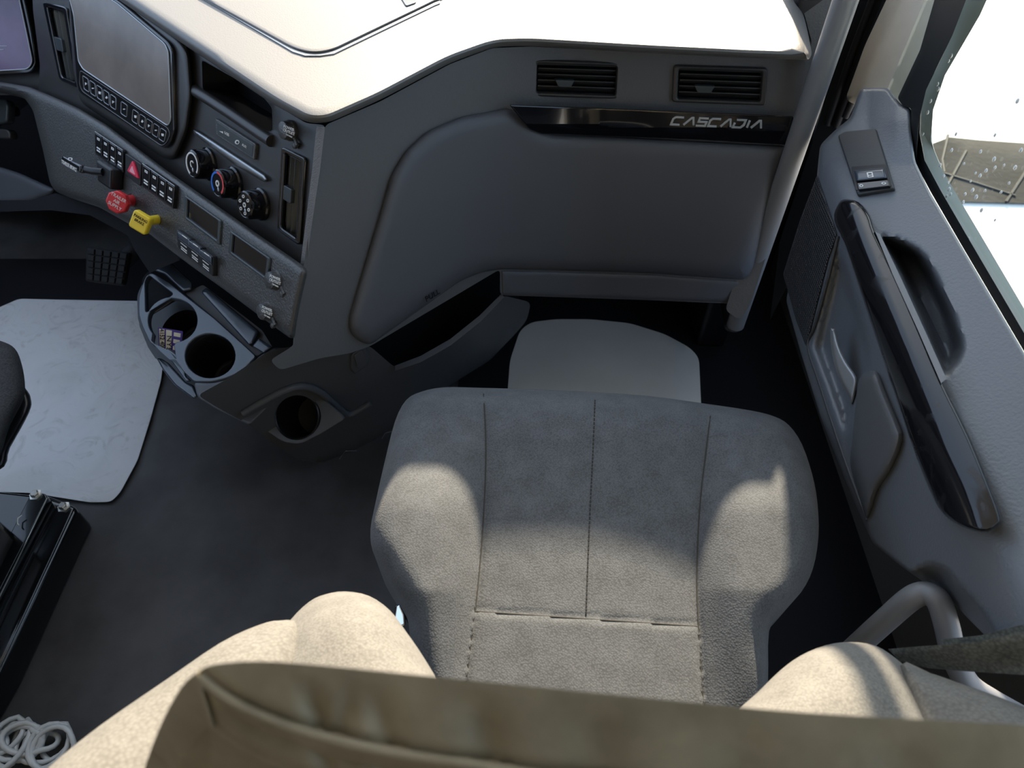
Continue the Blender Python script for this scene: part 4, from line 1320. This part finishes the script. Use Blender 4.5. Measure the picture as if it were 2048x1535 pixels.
sdo = spline([(600, 1250), (560, 1240), (515, 1250), (440, 1285), (330, 1360), (200, 1450), (90, 1540), (20, 1620), (150, 1720), (420, 1700), (560, 1500), (620, 1340)], 3, True)
M['ribbed'] = mat('ribbed_side_fabric', (.13, .127, .12), .85, .2, weave=(.003, .2, 1.12, .9))
sheet('backrest_side', sdo, SDL, M['ribbed'], seat, step=10, rim=(70, .035), thick=.03)
SDR = Plane.three(D(1840, 1350, .56), D(2100, 1450, .50), D(1900, 1500, .50))
sheet('backrest_side', spline([(1800, 1330), (1860, 1345), (1910, 1362), (2000, 1394), (2100, 1436), (2200, 1500), (2150, 1600), (1900, 1600), (1840, 1480)], 3, True), SDR, M['ribbed'], seat, step=10, rim=(50, .03), thick=.03)
HR = Plane(pt(.03, .09, -.28), (0, -.62, .78))
hro = spline([(286, 1560), (300, 1505), (328, 1435), (362, 1374), (394, 1344), (430, 1328), (520, 1322), (640, 1330), (820, 1348), (1000, 1366), (1300, 1396), (1600, 1424), (1900, 1441), (2048, 1450), (2300, 1476), (2420, 1600), (2300, 1800), (1000, 1800), (400, 1800), (290, 1680)], 3, True)
pip = [(388, 1345), (450, 1388), (520, 1425), (620, 1462), (760, 1495), (900, 1517), (1020, 1536), (1300, 1570), (1800, 1620), (2300, 1650)]


def hr_bump(V, d):
    x, y = V[:, 0], V[:, 1]
    yp = np.interp(x, [p[0] for p in pip], [p[1] for p in pip])
    below = y - yp
    o = -.060 * np.clip((below + 6) / 160, 0, 1) * (below > -6)
    o -= .004 * np.exp(-((below + 9) / 8) ** 2) * (x > 395)
    amp = np.clip((y - np.interp(x, [430, 2048], [1340, 1465])) / 60, 0, 1) * np.clip(-below / 15, 0, 1)
    w = np.exp(-((x - 628 - (y - 1400) * .25) / 26) ** 2) + .7 * np.exp(-((x - 692 + (y - 1420) * .2) / 24) ** 2) + .8 * np.exp(-((x - 768 - (y - 1440) * .3) / 32) ** 2) + .8 * np.exp(-((x - 965 - (y - 1440) * .2) / 44) ** 2) + .5 * np.exp(-((x - 1190) / 60) ** 2) + .4 * np.exp(-((x - 1480) / 70) ** 2) + .4 * np.exp(-((x - 1800) / 60) ** 2)
    return o - .0055 * w * amp


hd = sheet('backrest_cover', hro, HR, M['vinyl'], seat, step=9, bump=hr_bump, thick=.03, ang=70, back_dir=(0, -.4, -1))
tube('piping', [HR(x, y, -.002) for x, y in spline([(400, 1352)] + [(x, y + 4) for x, y in pip[1:]], 5)], .0022, M['vinyl'], hd, res=3)

# silver adjuster between bolster and cushion
sheet('seat_adjuster', rr([(786, 1236), (790, 1210), (800, 1206), (810, 1228), (812, 1250), (800, 1256)], 4), Plane(D(798, 1230, .84), (-.5, -.3, .8)), M['chrome'], seat, step=5, rim=(5, .004), thick=.02)

# ------------------------------------------------------------------ TUBE HANDLE, BELT
th = thing('seat_side_handle', 'grey bent tube handle between the passenger seat and door', 'handle', D(1850, 1200, .78))
tube('handle_tube', [D(1640, 1360, .88), D(1700, 1304, .85), D(1775, 1236, .81), (D(1822, 1196, .785)), D(1852, 1186, .775), D(1876, 1200, .765), D(1892, 1245, .765), D(1908, 1310, .77), D(1935, 1365, .78), D(1985, 1400, .80), D(2060, 1440, .86)], .0125, M['grab'], th, res=8, smooth=6)
BLT = Plane.three(D(1790, 1310, .66), D(2048, 1300, .56), D(1950, 1340, .60))
bt = thing('seat_belt', 'dark grey seat belt strap stretched from seat side to door', 'seat belt', D(1900, 1320, .62))
sheet('webbing', [(1776, 1297), (1850, 1291), (1950, 1284), (2048, 1262), (2160, 1238), (2160, 1352), (2048, 1349), (1950, 1343), (1860, 1336), (1800, 1322)], BLT, M['belt'], bt, step=9, thick=.003,
      bump=lambda V, d: .004 * np.sin((V[:, 1] - 1280) / 16 + (V[:, 0] - 1780) / 160))
BLT2 = Plane.three(D(1790, 1320, .68), D(2048, 1300, .585), D(1950, 1350, .62))
sheet('webbing_fold', [(1880, 1278), (1960, 1270), (2048, 1248), (2160, 1215), (2160, 1290), (2048, 1300), (1900, 1310)], BLT2, M['belt'], bt, step=9, thick=.003)

# ------------------------------------------------------------------ DRIVER SEAT at the picture's left edge
DS = Plane(pt(-.8, .6, -.86), (0.12, 0, 1))
ds = thing('seat', "edge of the charcoal driver's seat above a black metal base", 'seat', pt(-.95, .4, -1.25))
sheet('seat_cushion', spline([(-200, 660), (-60, 668), (0, 681), (30, 697), (44, 730), (50, 770), (46, 800), (20, 850), (-30, 950), (-200, 960)], 4, True), DS, M['carpet'], ds, step=12, rim=(34, .035), thick=.07)
DS2 = Plane(pt(-.8, .6, -.925), (0.12, 0, 1))
sheet('seat_shell', spline([(-200, 700), (0, 720), (50, 775), (62, 798), (58, 825), (20, 895), (-10, 945), (-200, 1000)], 4, True), DS2, M['black'], ds, step=14, rim=(12, .015), thick=.05)
block('seat_suspension', pt(-1.05, .45, -1.08), (1, 0, 0), (0, 1, 0), (0, 0, 1), (.34, .34, .24), M['blackmetal'], ds, .02)
BASE = Plane(pt(-.8, .4, -1.185), (0, 0, 1))
slab('base_plate', rr([(-400, 968), (0, 981), (62, 988), (96, 990), (148, 1010), (154, 1020), (0, 1345), (-70, 1462), (-400, 1480)], 6), BASE, M['blackmetal'], ds, off=0, thick=.064, bevel=.006)
slab('base_flange', rr([(62, 985), (90, 986), (95, 994), (0, 1178), (-160, 1480), (-200, 1480), (8, 1090)], 4), BASE, M['blackmetal'], ds, off=.022, thick=.022, bevel=.002)
tube('flange_edge', [BASE(x, y, .0225) for x, y in ((95, 996), (22, 1146), (-40, 1270))], .0013, M['steel'], ds, res=1)
tube('rail_edge', [BASE(x, y, .001) for x, y in ((103, 1094), (12, 1298))], .0014, M['steel'], ds, res=1)
sheet('rail_step', rr([(96, 996), (150, 1014), (0, 1336), (-60, 1336)], 5), BASE, M['blackmetal'], ds, step=20, off=.004, rim=(12, .003), thick=.01)
BF = Plane(BASE(72, 990, .022), (-.1, -.35, .93))
for (x, y, P) in ((72, 990, Plane(BASE(72, 992, .022), BASE.n)), (128, 1014, Plane(BASE(128, 1016, .004), BASE.n))):
    b = lathe('bolt', x, y, P, [(.0115, 0), (.0115, .002), (.0075, .0025), (.0075, .008), (.006, .009), (0, .009)], M['steel'], ds, seg=6)
tube('zip_tie', [BASE(x, y, .03) for x, y in ((44, 1030), (36, 1036), (35, 1046), (38, 1050))], .0012, M['white'], ds, res=2)

# ------------------------------------------------------------------ CABLE on the floor
random.seed(11)
cab = []
cpt = []
cx_, cy_ = FLOOR(42, 1496).x, FLOOR(42, 1496).y
N_ = 13
for k in range(N_ * 18):
    t = k / 18
    i = int(t)
    random.seed(100 + i); jx, jy, jr, jz = [random.uniform(-1, 1) for _ in range(4)]
    a = 2 * math.pi * t
    f = t / N_
    x = cx_ - .055 + .13 * f + jx * .012 + (.036 + .010 * jr) * math.cos(a + jy)
    y = cy_ + jy * .012 + (.034 + .008 * jx) * math.sin(a + jy)
    z = .010 + .018 * (1 + math.sin(a * 1.0 + jz * 2)) * .5 + .006 * (i % 3)
    cpt.append(Vector((x, y, z)))
sm = []
for i in range(len(cpt)):
    w = cpt[max(0, i - 3):i + 4]
    sm.append(sum(w, Vector()) / len(w))
cb = tube('coiled_cable', sm, .0042, M['cable'], None, res=4)
tag(cb, 'tangled pale grey coiled cable on the dark floor', 'cable')
